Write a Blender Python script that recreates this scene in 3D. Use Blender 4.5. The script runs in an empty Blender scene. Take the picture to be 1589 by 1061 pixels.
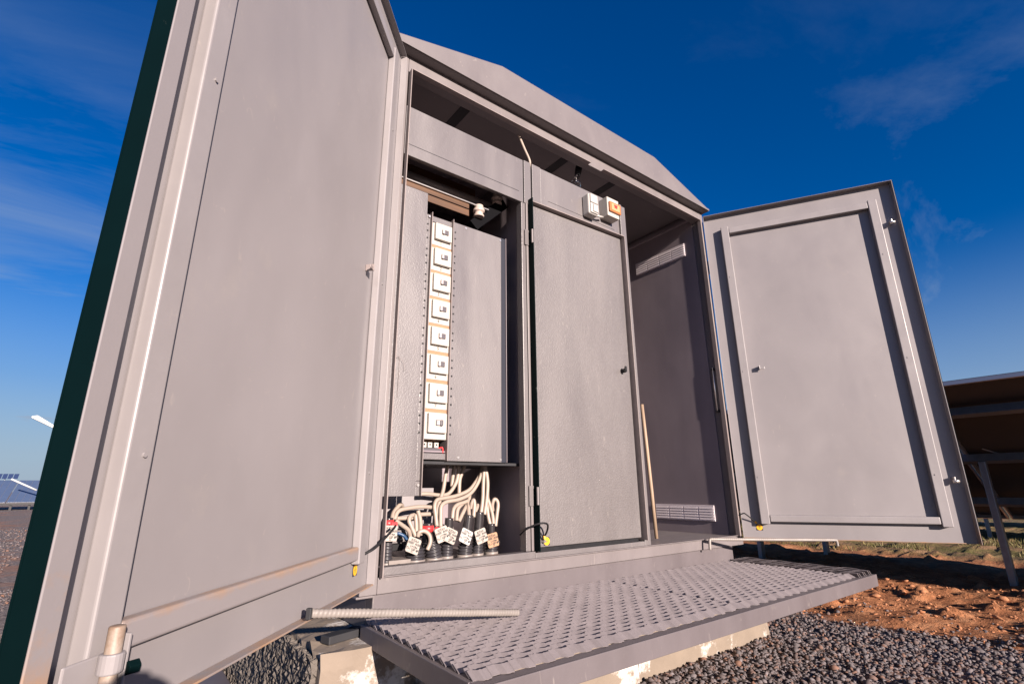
import bpy, bmesh, math, random
import numpy as np
from mathutils import Vector, Matrix
R = math.radians
random.seed(7); rng = np.random.default_rng(7)
S = bpy.context.scene
COL = S.collection

# ------------------------------------------------------------------ camera
cd = bpy.data.cameras.new('camera'); cam = bpy.data.objects.new('camera', cd); COL.objects.link(cam)
S.camera = cam
cd.sensor_width = 36.0; cd.lens = 777.4 / 1589 * 36.0; cd.clip_start = 0.02; cd.clip_end = 3000
CAMP = Vector((-0.7166, -1.6555, 0.2738)); HEAD, PITCH, ROLL = R(37.28), R(16.18), R(-0.48)
fw = Vector((math.sin(HEAD) * math.cos(PITCH), math.cos(HEAD) * math.cos(PITCH), math.sin(PITCH)))
rt = Vector((math.cos(HEAD), -math.sin(HEAD), 0)); up = rt.cross(fw)
rt2 = rt * math.cos(ROLL) + up * math.sin(ROLL); up2 = -rt * math.sin(ROLL) + up * math.cos(ROLL)
cam.matrix_world = Matrix(((rt2.x, up2.x, -fw.x, CAMP.x), (rt2.y, up2.y, -fw.y, CAMP.y), (rt2.z, up2.z, -fw.z, CAMP.z), (0, 0, 0, 1)))

# ------------------------------------------------------------------ light
SUN = Vector((-0.075, -1.0, 0.265)).normalized()
ld = bpy.data.lights.new('sun', 'SUN'); ld.energy = 5.0; ld.angle = R(0.55); ld.color = (1.0, 0.855, 0.75)
sun = bpy.data.objects.new('sun', ld); COL.objects.link(sun)
sun.rotation_euler = SUN.to_track_quat('Z', 'Y').to_euler()
sun.location = (-1, -12, 6)
W = bpy.data.worlds.new('World'); S.world = W; W.use_nodes = True
nt = W.node_tree; nt.nodes.clear()
def N(t, typ, **kw):
    n = t.nodes.new(typ)
    for k, v in kw.items():
        if k.startswith('i_'):
            key = k[2:]
            n.inputs[int(key) if key.isdigit() else key].default_value = v
        else: setattr(n, k, v)
    return n
CLX, CLY = 14.22, 10.76
sky = N(nt, 'ShaderNodeTexSky', sky_type='NISHITA', sun_disc=False)
sky.sun_elevation = math.asin(SUN.z); sky.sun_rotation = math.atan2(SUN.x, SUN.y)
sky.air_density = 1.0; sky.dust_density = 0.25; sky.ozone_density = 4.0; sky.altitude = 300
hs = N(nt, 'ShaderNodeHueSaturation'); hs.inputs['Hue'].default_value = 0.515; hs.inputs['Saturation'].default_value = 1.5; hs.inputs['Value'].default_value = 1.0
nt.links.new(sky.outputs[0], hs.inputs['Color'])
tc = N(nt, 'ShaderNodeTexCoord')
sep = N(nt, 'ShaderNodeSeparateXYZ'); nt.links.new(tc.outputs['Generated'], sep.inputs[0])
mz = N(nt, 'ShaderNodeMath', operation='ADD', i_1=0.22); nt.links.new(sep.outputs[2], mz.inputs[0])
dx = N(nt, 'ShaderNodeMath', operation='DIVIDE'); nt.links.new(sep.outputs[0], dx.inputs[0]); nt.links.new(mz.outputs[0], dx.inputs[1])
dy = N(nt, 'ShaderNodeMath', operation='DIVIDE'); nt.links.new(sep.outputs[1], dy.inputs[0]); nt.links.new(mz.outputs[0], dy.inputs[1])
cb = N(nt, 'ShaderNodeCombineXYZ'); nt.links.new(dx.outputs[0], cb.inputs[0]); nt.links.new(dy.outputs[0], cb.inputs[1])
mp = N(nt, 'ShaderNodeMapping'); mp.inputs['Rotation'].default_value = (0, 0, R(35)); mp.inputs['Scale'].default_value = (0.8, 1.7, 1); mp.inputs['Location'].default_value = (CLX, CLY, 0)
nt.links.new(cb.outputs[0], mp.inputs[0])
ns = N(nt, 'ShaderNodeTexNoise'); ns.inputs['Scale'].default_value = 1.3; ns.inputs['Detail'].default_value = 9; ns.inputs['Roughness'].default_value = 0.62; ns.inputs['Distortion'].default_value = 0.7
nt.links.new(mp.outputs[0], ns.inputs['Vector'])
rp = N(nt, 'ShaderNodeValToRGB'); rp.color_ramp.elements[0].position = 0.46; rp.color_ramp.elements[1].position = 0.70
rp.color_ramp.elements[1].color = (0.95, 0.95, 0.95, 1)
nt.links.new(ns.outputs[0], rp.inputs[0])
cl = N(nt, 'ShaderNodeMixRGB'); cl.inputs[2].default_value = (2.5, 3.2, 4.3, 1)
fall = N(nt, 'ShaderNodeMapRange'); fall.inputs[1].default_value = 0.08; fall.inputs[2].default_value = 0.62; fall.inputs[3].default_value = 1.0; fall.inputs[4].default_value = 0.07
nt.links.new(sep.outputs[2], fall.inputs[0])
cm = N(nt, 'ShaderNodeMath', operation='MULTIPLY'); nt.links.new(rp.outputs[0], cm.inputs[0]); nt.links.new(fall.outputs[0], cm.inputs[1])
hz = N(nt, 'ShaderNodeMapRange', interpolation_type='SMOOTHSTEP'); hz.inputs[1].default_value = 0.0; hz.inputs[2].default_value = 0.38; hz.inputs[3].default_value = 0.92; hz.inputs[4].default_value = 0.0
nt.links.new(sep.outputs[2], hz.inputs[0])
cm2 = N(nt, 'ShaderNodeMath', operation='MAXIMUM'); nt.links.new(cm.outputs[0], cm2.inputs[0]); nt.links.new(hz.outputs[0], cm2.inputs[1])
nt.links.new(cm2.outputs[0], cl.inputs[0]); nt.links.new(hs.outputs[0], cl.inputs[1])
bg = N(nt, 'ShaderNodeBackground'); bg.inputs[1].default_value = 0.05
nt.links.new(cl.outputs[0], bg.inputs[0])
wo = N(nt, 'ShaderNodeOutputWorld'); nt.links.new(bg.outputs[0], wo.inputs[0])
vs = S.view_settings; vs.view_transform = 'Standard'; vs.look = 'None'; vs.exposure = 1.38; vs.gamma = 1.0; vs.use_curve_mapping = False
S.render.engine = 'CYCLES'

# ------------------------------------------------------------------ materials
MATS = {}
def mat(name, col, rough=0.5, metal=0.0, var=0.06, vs_=4.0, bump=0.0, bs=250.0, col2=None, mix2=None, spec=0.5, stretch=None, attr=None, dist=0.002):
    """principled material with low-frequency tone variation, optional second colour in noise patches, optional fine bump"""
    if name in MATS: return MATS[name]
    m = bpy.data.materials.new(name); m.use_nodes = True; t = m.node_tree
    b = t.nodes['Principled BSDF']; b.inputs['Roughness'].default_value = rough; b.inputs['Metallic'].default_value = metal
    b.inputs['Specular IOR Level'].default_value = spec
    c = N(t, 'ShaderNodeTexCoord'); src = c.outputs['Object']
    if stretch:
        mpn = N(t, 'ShaderNodeMapping'); mpn.inputs['Scale'].default_value = stretch; t.links.new(src, mpn.inputs[0]); src = mpn.outputs[0]
    n1 = N(t, 'ShaderNodeTexNoise'); n1.inputs['Scale'].default_value = vs_; n1.inputs['Detail'].default_value = 6; n1.inputs['Roughness'].default_value = .6
    t.links.new(src, n1.inputs['Vector'])
    r1 = N(t, 'ShaderNodeMapRange'); r1.inputs[1].default_value = .25; r1.inputs[2].default_value = .75; r1.inputs[3].default_value = 1 - var; r1.inputs[4].default_value = 1 + var
    t.links.new(n1.outputs[0], r1.inputs[0])
    mul = N(t, 'ShaderNodeMixRGB', blend_type='MULTIPLY'); mul.inputs[0].default_value = 1; mul.inputs[1].default_value = (*col, 1)
    t.links.new(r1.outputs[0], mul.inputs[2]); out = mul.outputs[0]
    if attr:
        a = N(t, 'ShaderNodeAttribute', attribute_name=attr)
        rr = N(t, 'ShaderNodeValToRGB'); cr = rr.color_ramp
        cr.elements[0].color = (*[x * .45 for x in col], 1); cr.elements[1].color = (*[min(1, x * 1.9) for x in col], 1)
        e = cr.elements.new(.55); e.color = (*col, 1)
        if col2: e2 = cr.elements.new(.12); e2.color = (*col2, 1)
        t.links.new(a.outputs['Fac'], rr.inputs[0]); t.links.new(rr.outputs[0], mul.inputs[1])
    elif col2 and mix2:
        n2 = N(t, 'ShaderNodeTexNoise'); n2.inputs['Scale'].default_value = mix2[0]; n2.inputs['Detail'].default_value = 8; n2.inputs['Roughness'].default_value = .68
        t.links.new(src, n2.inputs['Vector'])
        r2 = N(t, 'ShaderNodeMapRange'); r2.inputs[1].default_value = mix2[1]; r2.inputs[2].default_value = mix2[2]
        t.links.new(n2.outputs[0], r2.inputs[0])
        mx = N(t, 'ShaderNodeMixRGB'); mx.inputs[2].default_value = (*col2, 1)
        t.links.new(r2.outputs[0], mx.inputs[0]); t.links.new(out, mx.inputs[1]); out = mx.outputs[0]
    t.links.new(out, b.inputs['Base Color'])
    if bump:
        n3 = N(t, 'ShaderNodeTexNoise'); n3.inputs['Scale'].default_value = bs; n3.inputs['Detail'].default_value = 3
        t.links.new(src, n3.inputs['Vector'])
        bp = N(t, 'ShaderNodeBump'); bp.inputs['Strength'].default_value = bump; bp.inputs['Distance'].default_value = dist
        t.links.new(n3.outputs[0], bp.inputs['Height']); t.links.new(bp.outputs[0], b.inputs['Normal'])
    MATS[name] = m; return m

def grime(m, amt=.16, rvar=.16, vert=(1.6, 1.6, .35), dust=None):
    t = m.node_tree; b = t.nodes['Principled BSDF']; old = b.inputs['Base Color'].links[0].from_socket
    g = N(t, 'ShaderNodeNewGeometry'); mpn = N(t, 'ShaderNodeMapping'); mpn.inputs['Scale'].default_value = vert; t.links.new(g.outputs['Position'], mpn.inputs[0])
    n = N(t, 'ShaderNodeTexNoise'); n.inputs['Scale'].default_value = 2.6; n.inputs['Detail'].default_value = 10; n.inputs['Roughness'].default_value = .62; n.inputs['Distortion'].default_value = .4
    t.links.new(mpn.outputs[0], n.inputs['Vector'])
    r = N(t, 'ShaderNodeMapRange'); r.inputs[1].default_value = .3; r.inputs[2].default_value = .7; r.inputs[3].default_value = 1 - amt; r.inputs[4].default_value = 1 + amt * .7
    t.links.new(n.outputs[0], r.inputs[0])
    mu = N(t, 'ShaderNodeMixRGB', blend_type='MULTIPLY'); mu.inputs[0].default_value = 1; t.links.new(old, mu.inputs[1]); t.links.new(r.outputs[0], mu.inputs[2])
    # fine pale scuffs
    n2 = N(t, 'ShaderNodeTexNoise'); n2.inputs['Scale'].default_value = 34; n2.inputs['Detail'].default_value = 6; n2.inputs['Distortion'].default_value = 1.5; t.links.new(mpn.outputs[0], n2.inputs['Vector'])
    r2 = N(t, 'ShaderNodeMapRange'); r2.inputs[1].default_value = .66; r2.inputs[2].default_value = .74; r2.inputs[4].default_value = .28; t.links.new(n2.outputs[0], r2.inputs[0])
    mx = N(t, 'ShaderNodeMixRGB'); mx.inputs[2].default_value = (dust or (.30, .265, .24)) + (1,); t.links.new(r2.outputs[0], mx.inputs[0]); t.links.new(mu.outputs[0], mx.inputs[1])
    t.links.new(mx.outputs[0], b.inputs['Base Color'])
    rr = N(t, 'ShaderNodeMapRange'); rr.inputs[1].default_value = .3; rr.inputs[2].default_value = .7; base = b.inputs['Roughness'].default_value
    rr.inputs[3].default_value = base - rvar * .6; rr.inputs[4].default_value = base + rvar; t.links.new(n.outputs[0], rr.inputs[0]); t.links.new(rr.outputs[0], b.inputs['Roughness'])
    # slight oil-canning of the sheet
    n3 = N(t, 'ShaderNodeTexNoise'); n3.inputs['Scale'].default_value = 2.2; n3.inputs['Detail'].default_value = 1; t.links.new(g.outputs['Position'], n3.inputs['Vector'])
    bp = N(t, 'ShaderNodeBump'); bp.inputs['Strength'].default_value = .35; bp.inputs['Distance'].default_value = .02; t.links.new(n3.outputs[0], bp.inputs['Height'])
    if b.inputs['Normal'].links: t.links.new(b.inputs['Normal'].links[0].from_socket, bp.inputs['Normal'])
    t.links.new(bp.outputs[0], b.inputs['Normal'])
RUST = (0.30, 0.12, 0.035)
def paint_rust(name, col, axis=2, at=-0.01, fall=0.05, rough=.42, amount=.9, sign=1, base=.0):
    """grey paint that rusts towards one edge of the sheet (object coordinate `at`), in ragged patches"""
    m = mat(name, col, rough=rough, var=.05, bump=.08, bs=60); t = m.node_tree; b = t.nodes['Principled BSDF']
    old = b.inputs['Base Color'].links[0].from_socket
    c = N(t, 'ShaderNodeTexCoord'); g = N(t, 'ShaderNodeNewGeometry')
    sp = N(t, 'ShaderNodeSeparateXYZ'); t.links.new(g.outputs['Position'], sp.inputs[0])
    mr = N(t, 'ShaderNodeMapRange'); mr.inputs[1].default_value = at; mr.inputs[2].default_value = at + sign * fall; mr.inputs[3].default_value = .30; mr.inputs[4].default_value = -.20 + base
    t.links.new(sp.outputs[axis], mr.inputs[0])
    n = N(t, 'ShaderNodeTexNoise'); n.inputs['Scale'].default_value = 9; n.inputs['Detail'].default_value = 9; n.inputs['Roughness'].default_value = .65
    t.links.new(g.outputs['Position'], n.inputs['Vector'])
    ad = N(t, 'ShaderNodeMath', operation='ADD'); t.links.new(mr.outputs[0], ad.inputs[0]); t.links.new(n.outputs[0], ad.inputs[1])
    r2 = N(t, 'ShaderNodeMapRange'); r2.inputs[1].default_value = .60; r2.inputs[2].default_value = .86; r2.inputs[4].default_value = amount
    t.links.new(ad.outputs[0], r2.inputs[0])
    mx = N(t, 'ShaderNodeMixRGB'); mx.inputs[2].default_value = (0.30, 0.165, 0.075, 1)
    t.links.new(r2.outputs[0], mx.inputs[0]); t.links.new(old, mx.inputs[1]); t.links.new(mx.outputs[0], b.inputs['Base Color'])
    return m

GREY = (0.40, 0.365, 0.36)
M_door = mat('door_paint', (0.2009, 0.1852, 0.1913), rough=.42, var=.05, vs_=2.2, bump=.05, bs=35, col2=(.225, .205, .2), mix2=(7, .60, .85))
M_stiff = mat('stiffener_paint', (0.2184, 0.2018, 0.2070), rough=.36, var=.06, vs_=9, bump=.10, bs=70)
M_doorrust = paint_rust('door_edge_paint', (0.195, 0.178, 0.183), at=-.015, fall=.05, amount=.8)
M_sidRust = paint_rust('free_edge_paint', (0.199, 0.182, 0.188), at=.02, fall=.25, amount=.7, base=.015)
M_frame = mat('frame_paint', (0.1380, 0.1207, 0.1234), rough=.46, var=.07, vs_=6, bump=.14, bs=120, col2=(.17, .15, .145), mix2=(14, .60, .82))
M_roof = mat('roof_paint', (0.1195, 0.1051, 0.1087), rough=.45, var=.06, vs_=3, bump=.06, bs=60, col2=(.15, .11, .085), mix2=(10, .72, .9))
M_unit = mat('hammered_paint', (0.1175, 0.1059, 0.1080), rough=.38, var=.06, vs_=5, bump=.5, bs=170, dist=.0016, spec=.75)
M_udoor = mat('hammered_door_paint', (0.1125, 0.1019, 0.1029), rough=.42, var=.07, vs_=60, bump=.75, bs=150, dist=.0026, spec=.7)
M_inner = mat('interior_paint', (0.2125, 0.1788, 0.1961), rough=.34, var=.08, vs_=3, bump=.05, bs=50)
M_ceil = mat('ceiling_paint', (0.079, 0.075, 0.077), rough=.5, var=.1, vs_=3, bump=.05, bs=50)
M_dark = mat('dark_steel', (0.025, 0.025, 0.028), rough=.6, spec=.25, var=.2, vs_=10)
M_seal = mat('seal_strip_paint', (0.1898, 0.1570, 0.1518), rough=.5, var=.12, vs_=20, bump=.1, bs=90)
M_green = mat('dark_green_paint', (0.0003, 0.0050, 0.0057), rough=.6, spec=.06, var=.15, vs_=8, bump=.1, bs=40, col2=(.06, .07, .065), mix2=(30, .675, .685))
M_shade = mat('shade_blue_grey', (0.020, 0.022, 0.032), rough=.6, spec=.2, var=.1)  # shade on the cover edge, painted as a dark blue-grey
M_skirt = mat('skirt_paint', (0.0988, 0.0845, 0.0902), rough=.48, var=.08, vs_=7, bump=.12, bs=90, col2=(.13, .115, .115), mix2=(16, .62, .8))
M_grate = mat('grating_steel', (0.1755, 0.1539, 0.1590), rough=.42, var=.14, vs_=14, bump=.2, bs=120, col2=(.14, .08, .05), mix2=(9, .70, .80))
M_white = mat('white_plastic', (0.3579, 0.3338, 0.3040), rough=.35, var=.02)
M_white2 = mat('ivory_plastic', (0.3568, 0.3424, 0.3272), rough=.3, var=.03)
M_orange = mat('orange_window_plastic', (0.384, 0.130, 0.046), rough=.2, var=.05)
M_red = mat('red_plastic', (0.55, 0.03, 0.035), rough=.4, var=.1, vs_=60)
M_black = mat('black_rubber', (0.012, 0.012, 0.014), rough=.6, spec=.2, var=.2, vs_=40)
M_toggle = mat('toggle_grey', (0.07, 0.062, 0.07), rough=.4, var=.1)
M_toggle2 = mat('toggle_light', (0.33, 0.30, 0.31), rough=.4, var=.1)
M_tan = mat('bounce_tan', (0.26, 0.135, 0.07), rough=.6, var=.15, vs_=30)  # warm bounce glow between breakers, put into the colour
M_yellow = mat('yellow_print', (0.7200, 0.3600, 0.0144), rough=.5, var=.05)
M_ink = mat('black_ink', (0.02, 0.02, 0.022), rough=.6, var=.1)
M_core = mat('cable_core_pvc', (0.2805, 0.2271, 0.1899), rough=.45, var=.10, vs_=30, bump=.06, bs=120)
M_sleeve = mat('shrink_sleeve', (0.025, 0.022, 0.024), rough=.22, var=.2, vs_=60, bump=.1, bs=50)
M_cond = mat('corrugated_conduit', (0.028, 0.026, 0.03), rough=.36, var=.2, vs_=60)
M_collar = mat('conduit_collar', (0.1820, 0.1561, 0.1435), rough=.5, var=.1, vs_=30)
M_tag = mat('tag_plastic', (0.3125, 0.2765, 0.2455), rough=.45, var=.08, vs_=30)
M_tag3 = mat('tag_plastic_white', (0.4003, 0.3791, 0.3587), rough=.45, var=.05, vs_=30)
M_tag2 = mat('tag_plastic_orange', (0.2976, 0.1784, 0.1088), rough=.45, var=.1, vs_=30)
M_zinc = mat('zinc_plate', (0.62, 0.58, 0.55), rough=.30, metal=.85, var=.1, vs_=40)
M_wood = mat('stick_wood', (0.2644, 0.1869, 0.1288), rough=.6, var=.2, vs_=14, stretch=(6, 6, .6), bump=.1, bs=60)
M_plank = mat('plank_wood', (0.0809, 0.0407, 0.0216), rough=.4, var=.35, vs_=7, stretch=(.5, 4, 6), bump=.1, bs=40)
M_porc = mat('insulator_resin', (0.384, 0.310, 0.273), rough=.28, var=.06)
M_conc = mat('concrete', (0.1782, 0.1426, 0.1121), rough=.92, var=.14, vs_=7, bump=.5, bs=60, col2=(.46, .44, .42), mix2=(4.5, .56, .62), dist=.004)
M_concR = mat('rough_concrete', (0.1080, 0.0928, 0.0808), rough=.95, var=.22, vs_=12, bump=1.0, bs=55, dist=.015)
M_rebar = mat('rebar_paint', (0.1967, 0.1744, 0.1607), rough=.45, var=.12, vs_=14, bump=.15, bs=70, col2=(.2, .12, .07), mix2=(22, .67, .8))
M_rebar2 = mat('bolt_rod_rust', (0.1920, 0.1296, 0.0912), rough=.55, var=.2, vs_=18, col2=(.28, .24, .21), mix2=(9, .45, .6), bump=.2, bs=60)
M_galv = mat('galvanised_steel', (0.1939, 0.2294, 0.2678), rough=.42, metal=.7, var=.12, vs_=25)
M_pvback = mat('pv_backsheet', (0.0328, 0.0328, 0.0334), rough=.6, var=.06)
M_pvglass = mat('pv_glass', (0.018, 0.03, 0.075), rough=.12, var=.08, vs_=2, spec=.8)
M_pvfar = mat('pv_glass_far', (.07, .10, .17), rough=.25, var=.1, vs_=2)
M_pvframe = mat('pv_frame', (0.45, 0.47, 0.50), rough=.35, metal=.8, var=.05)
M_lamp = mat('lamp_white', (0.4680, 0.4680, 0.4560), rough=.4, var=.02)
M_stone = mat('crushed_stone', (0.0839, 0.0715, 0.0738), rough=.9, var=.25, vs_=60, attr='tone', col2=(.17, .085, .055))
M_clod = mat('dirt_clod', (0.3223, 0.1398, 0.0664), rough=.95, var=.25, vs_=25, bump=.6, bs=120, dist=.004)
M_grass = mat('grass_blade', (0.0978, 0.0850, 0.0209), rough=.7, var=.4, vs_=8, col2=(.20, .15, .06), mix2=(3, .5, .65))
def glass(name):
    m = bpy.data.materials.new(name); m.use_nodes = True; b = m.node_tree.nodes['Principled BSDF']
    b.inputs['Base Color'].default_value = (.9, .9, .9, 1); b.inputs['Roughness'].default_value = .03; b.inputs['Transmission Weight'].default_value = 1; b.inputs['IOR'].default_value = 1.45
    return m
M_glass = glass('bulb_glass')

for m_ in (M_frame, M_unit, M_udoor, M_skirt, M_inner): grime(m_, .10)
for m_ in (M_door, M_stiff, M_roof): grime(m_, .055, .14, (1.2, 1.2, .7))
# ------------------------------------------------------------------ mesh helpers
ORI = {}
class MB:
    def __init__(s): s.v = []; s.f = []
    def add(s, vs, fs, M=None):
        o = len(s.v); s.v += [tuple(M @ Vector(v)) if M else tuple(v) for v in vs]; s.f += [tuple(i + o for i in f) for f in fs]; return s
    def box(s, x0, x1, y0, y1, z0, z1, M=None):
        return s.add([(x0, y0, z0), (x1, y0, z0), (x1, y1, z0), (x0, y1, z0), (x0, y0, z1), (x1, y0, z1), (x1, y1, z1), (x0, y1, z1)],
                     [(0, 3, 2, 1), (4, 5, 6, 7), (0, 1, 5, 4), (1, 2, 6, 5), (2, 3, 7, 6), (3, 0, 4, 7)], M)
    def prism(s, pts, vec, M=None):
        n = len(pts); v = Vector(vec); a = [Vector(p) for p in pts]
        return s.add([tuple(p) for p in a] + [tuple(p + v) for p in a], [tuple(range(n - 1, -1, -1)), tuple(range(n, 2 * n))] + [(i, (i + 1) % n, (i + 1) % n + n, i + n) for i in range(n)], M)
    def tube(s, pts, r, seg=10, cap=True, M=None):
        P = [Vector(p) for p in pts]; n = len(P); rs = r if isinstance(r, (list, tuple)) else [r] * n
        o = []; tprev = None; u = None
        for i in range(n):
            t = (P[min(i + 1, n - 1)] - P[max(i - 1, 0)]).normalized()
            if u is None:
                u = t.orthogonal().normalized()
            else:
                u = (u - t * u.dot(t)); u = u.normalized() if u.length > 1e-6 else t.orthogonal().normalized()
            w = t.cross(u)
            o += [tuple(P[i] + (u * math.cos(2 * math.pi * k / seg) + w * math.sin(2 * math.pi * k / seg)) * rs[i]) for k in range(seg)]
        fs = [(i * seg + k, i * seg + (k + 1) % seg, (i + 1) * seg + (k + 1) % seg, (i + 1) * seg + k) for i in range(n - 1) for k in range(seg)]
        if cap: fs += [tuple(range(seg - 1, -1, -1)), tuple(range((n - 1) * seg, n * seg))]
        return s.add(o, fs, M)
    def build(s, name, m, parent=None, smooth=False, bevel=0, seg=2, origin=None):
        o0 = Vector(ORI.get(parent.name, (0, 0, 0))) if parent else Vector(origin or (0, 0, 0))
        me = bpy.data.meshes.new(name); me.from_pydata([tuple(Vector(v) - o0) for v in s.v], [], s.f); me.update()
        b = bmesh.new(); b.from_mesh(me); bmesh.ops.recalc_face_normals(b, faces=b.faces); b.to_mesh(me); b.free()
        if smooth: me.polygons.foreach_set('use_smooth', [True] * len(me.polygons))
        o = bpy.data.objects.new(name, me); COL.objects.link(o); me.materials.append(m)
        if parent: o.parent = parent
        else: o.location = o0
        ORI[o.name] = tuple(o0)
        if bevel:
            md = o.modifiers.new('bevel', 'BEVEL'); md.width = bevel; md.segments = seg; md.limit_method = 'ANGLE'; md.harden_normals = False
        return o
def tag(o, label, cat=None, group=None, kind=None):
    if label: o['label'] = label
    if cat: o['category'] = cat
    if group: o['group'] = group
    if kind: o['kind'] = kind
    return o
def thing(name, label, cat, loc, group=None):
    o = bpy.data.objects.new(name, None); COL.objects.link(o); o.location = loc; o.empty_display_size = .05
    ORI[o.name] = tuple(loc); return tag(o, label, cat, group)
def spline(pts, n=8):
    P = [Vector(p) for p in pts]; out = []
    for i in range(len(P) - 1):
        p0 = P[max(i - 1, 0)]; p1 = P[i]; p2 = P[i + 1]; p3 = P[min(i + 2, len(P) - 1)]
        for k in range(n):
            t = k / n; out.append(.5 * ((2 * p1) + (p2 - p0) * t + (2 * p0 - 5 * p1 + 4 * p2 - p3) * t * t + (3 * p1 - p0 - 3 * p2 + p3) * t ** 3))
    out.append(P[-1]); return out
def text(name, s, size, M, m, parent, align='CENTER', bold=0):
    cu = bpy.data.curves.new(name, 'FONT'); cu.body = s; cu.size = size; cu.align_x = align; cu.align_y = 'CENTER'; cu.resolution_u = 2; cu.offset = bold
    tmp = bpy.data.objects.new('tmp', cu); COL.objects.link(tmp)
    dg = bpy.context.evaluated_depsgraph_get(); me = bpy.data.meshes.new_from_object(tmp.evaluated_get(dg))
    bpy.data.objects.remove(tmp); bpy.data.curves.remove(cu)
    o0 = Vector(ORI.get(parent.name, (0, 0, 0)))
    me.transform(Matrix.Translation(-o0) @ M); me.name = name
    o = bpy.data.objects.new(name, me); COL.objects.link(o); me.materials.clear(); me.materials.append(m); o.parent = parent
    ORI[o.name] = tuple(o0); return o
def front(x, y, z, rot=0):       # text frame facing -y, optional tilt in the plane
    return Matrix.Translation((x, y, z)) @ Matrix.Rotation(rot, 4, 'Y') @ Matrix.Rotation(R(90), 4, 'X')

ZG = -0.50
# value noise for terrain
def vnoise(x, y, seed=0):
    xi = np.floor(x).astype(np.int64); yi = np.floor(y).astype(np.int64); xf = x - xi; yf = y - yi
    def h(a, b):
        n = (a * 374761393 + b * 668265263 + seed * 1442695041) & 0xffffffff
        n = ((n ^ (n >> 13)) * 1274126177) & 0xffffffff
        return ((n ^ (n >> 16)) & 0xffff) / 65535.0
    u = xf * xf * (3 - 2 * xf); v = yf * yf * (3 - 2 * yf)
    return (h(xi, yi) * (1 - u) + h(xi + 1, yi) * u) * (1 - v) + (h(xi, yi + 1) * (1 - u) + h(xi + 1, yi + 1) * u) * v
def fbm(x, y, o=4, seed=0):
    a = 0; s = 1; t = 0
    for i in range(o): a = a + s * vnoise(x * 2 ** i, y * 2 ** i, seed + i * 17); t += s; s *= .5
    return a / t - .5
def sm(a, b, x): t = np.clip((x - a) / (b - a), 0, 1); return t * t * (3 - 2 * t)
def ground_z(x, y):
    x = np.asarray(x, float); y = np.asarray(y, float)
    dirt = sm(2.72, 2.98, x + fbm(x * 1.5, y * 1.5, 3, 5) * .3)
    near = 1 - sm(9, 16, np.hypot(x - 2, y))
    z = ZG + fbm(x * 2.2, y * 2.2, 3, 1) * .018 * near
    z = z + dirt * near * (fbm(x * 2.6, y * 2.6, 5, 2) * .10 + np.maximum(0, fbm(x * 9, y * 9, 3, 8) - .08) * .16 + .005)
    return z
# ------------------------------------------------------------------ ground (one sheet)
def graded(a, b, st, far, k=1.22):
    c = list(np.arange(a, b + 1e-6, st)); s = st; lo = a; hi = b; L = []; H = []
    while lo > -far: s *= k; lo -= s; L.append(lo)
    s = st
    while hi < far: s *= k; hi += s; H.append(hi)
    return np.array(L[::-1] + c + H)
gx = graded(2.6, 5.0, .024, 1200, 1.10); gy = graded(-1.8, 1.4, .024, 1200, 1.10)
GX, GY = np.meshgrid(gx, gy, indexing='ij'); GZ = ground_z(GX, GY)
nx, ny = GX.shape
vv = np.stack([GX.ravel(), GY.ravel(), GZ.ravel()], 1)
ii = (np.arange(nx - 1)[:, None] * ny + np.arange(ny - 1)[None]).ravel()
me = bpy.data.meshes.new('ground'); me.from_pydata(vv.tolist(), [], np.stack([ii, ii + ny, ii + ny + 1, ii + 1], 1).tolist()); me.update()
me.polygons.foreach_set('use_smooth', [True] * len(me.polygons))
ground = bpy.data.objects.new('ground', me); COL.objects.link(ground)
tag(ground, 'bare orange earth and crushed stone around the electrical kiosk', kind='structure')
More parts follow.
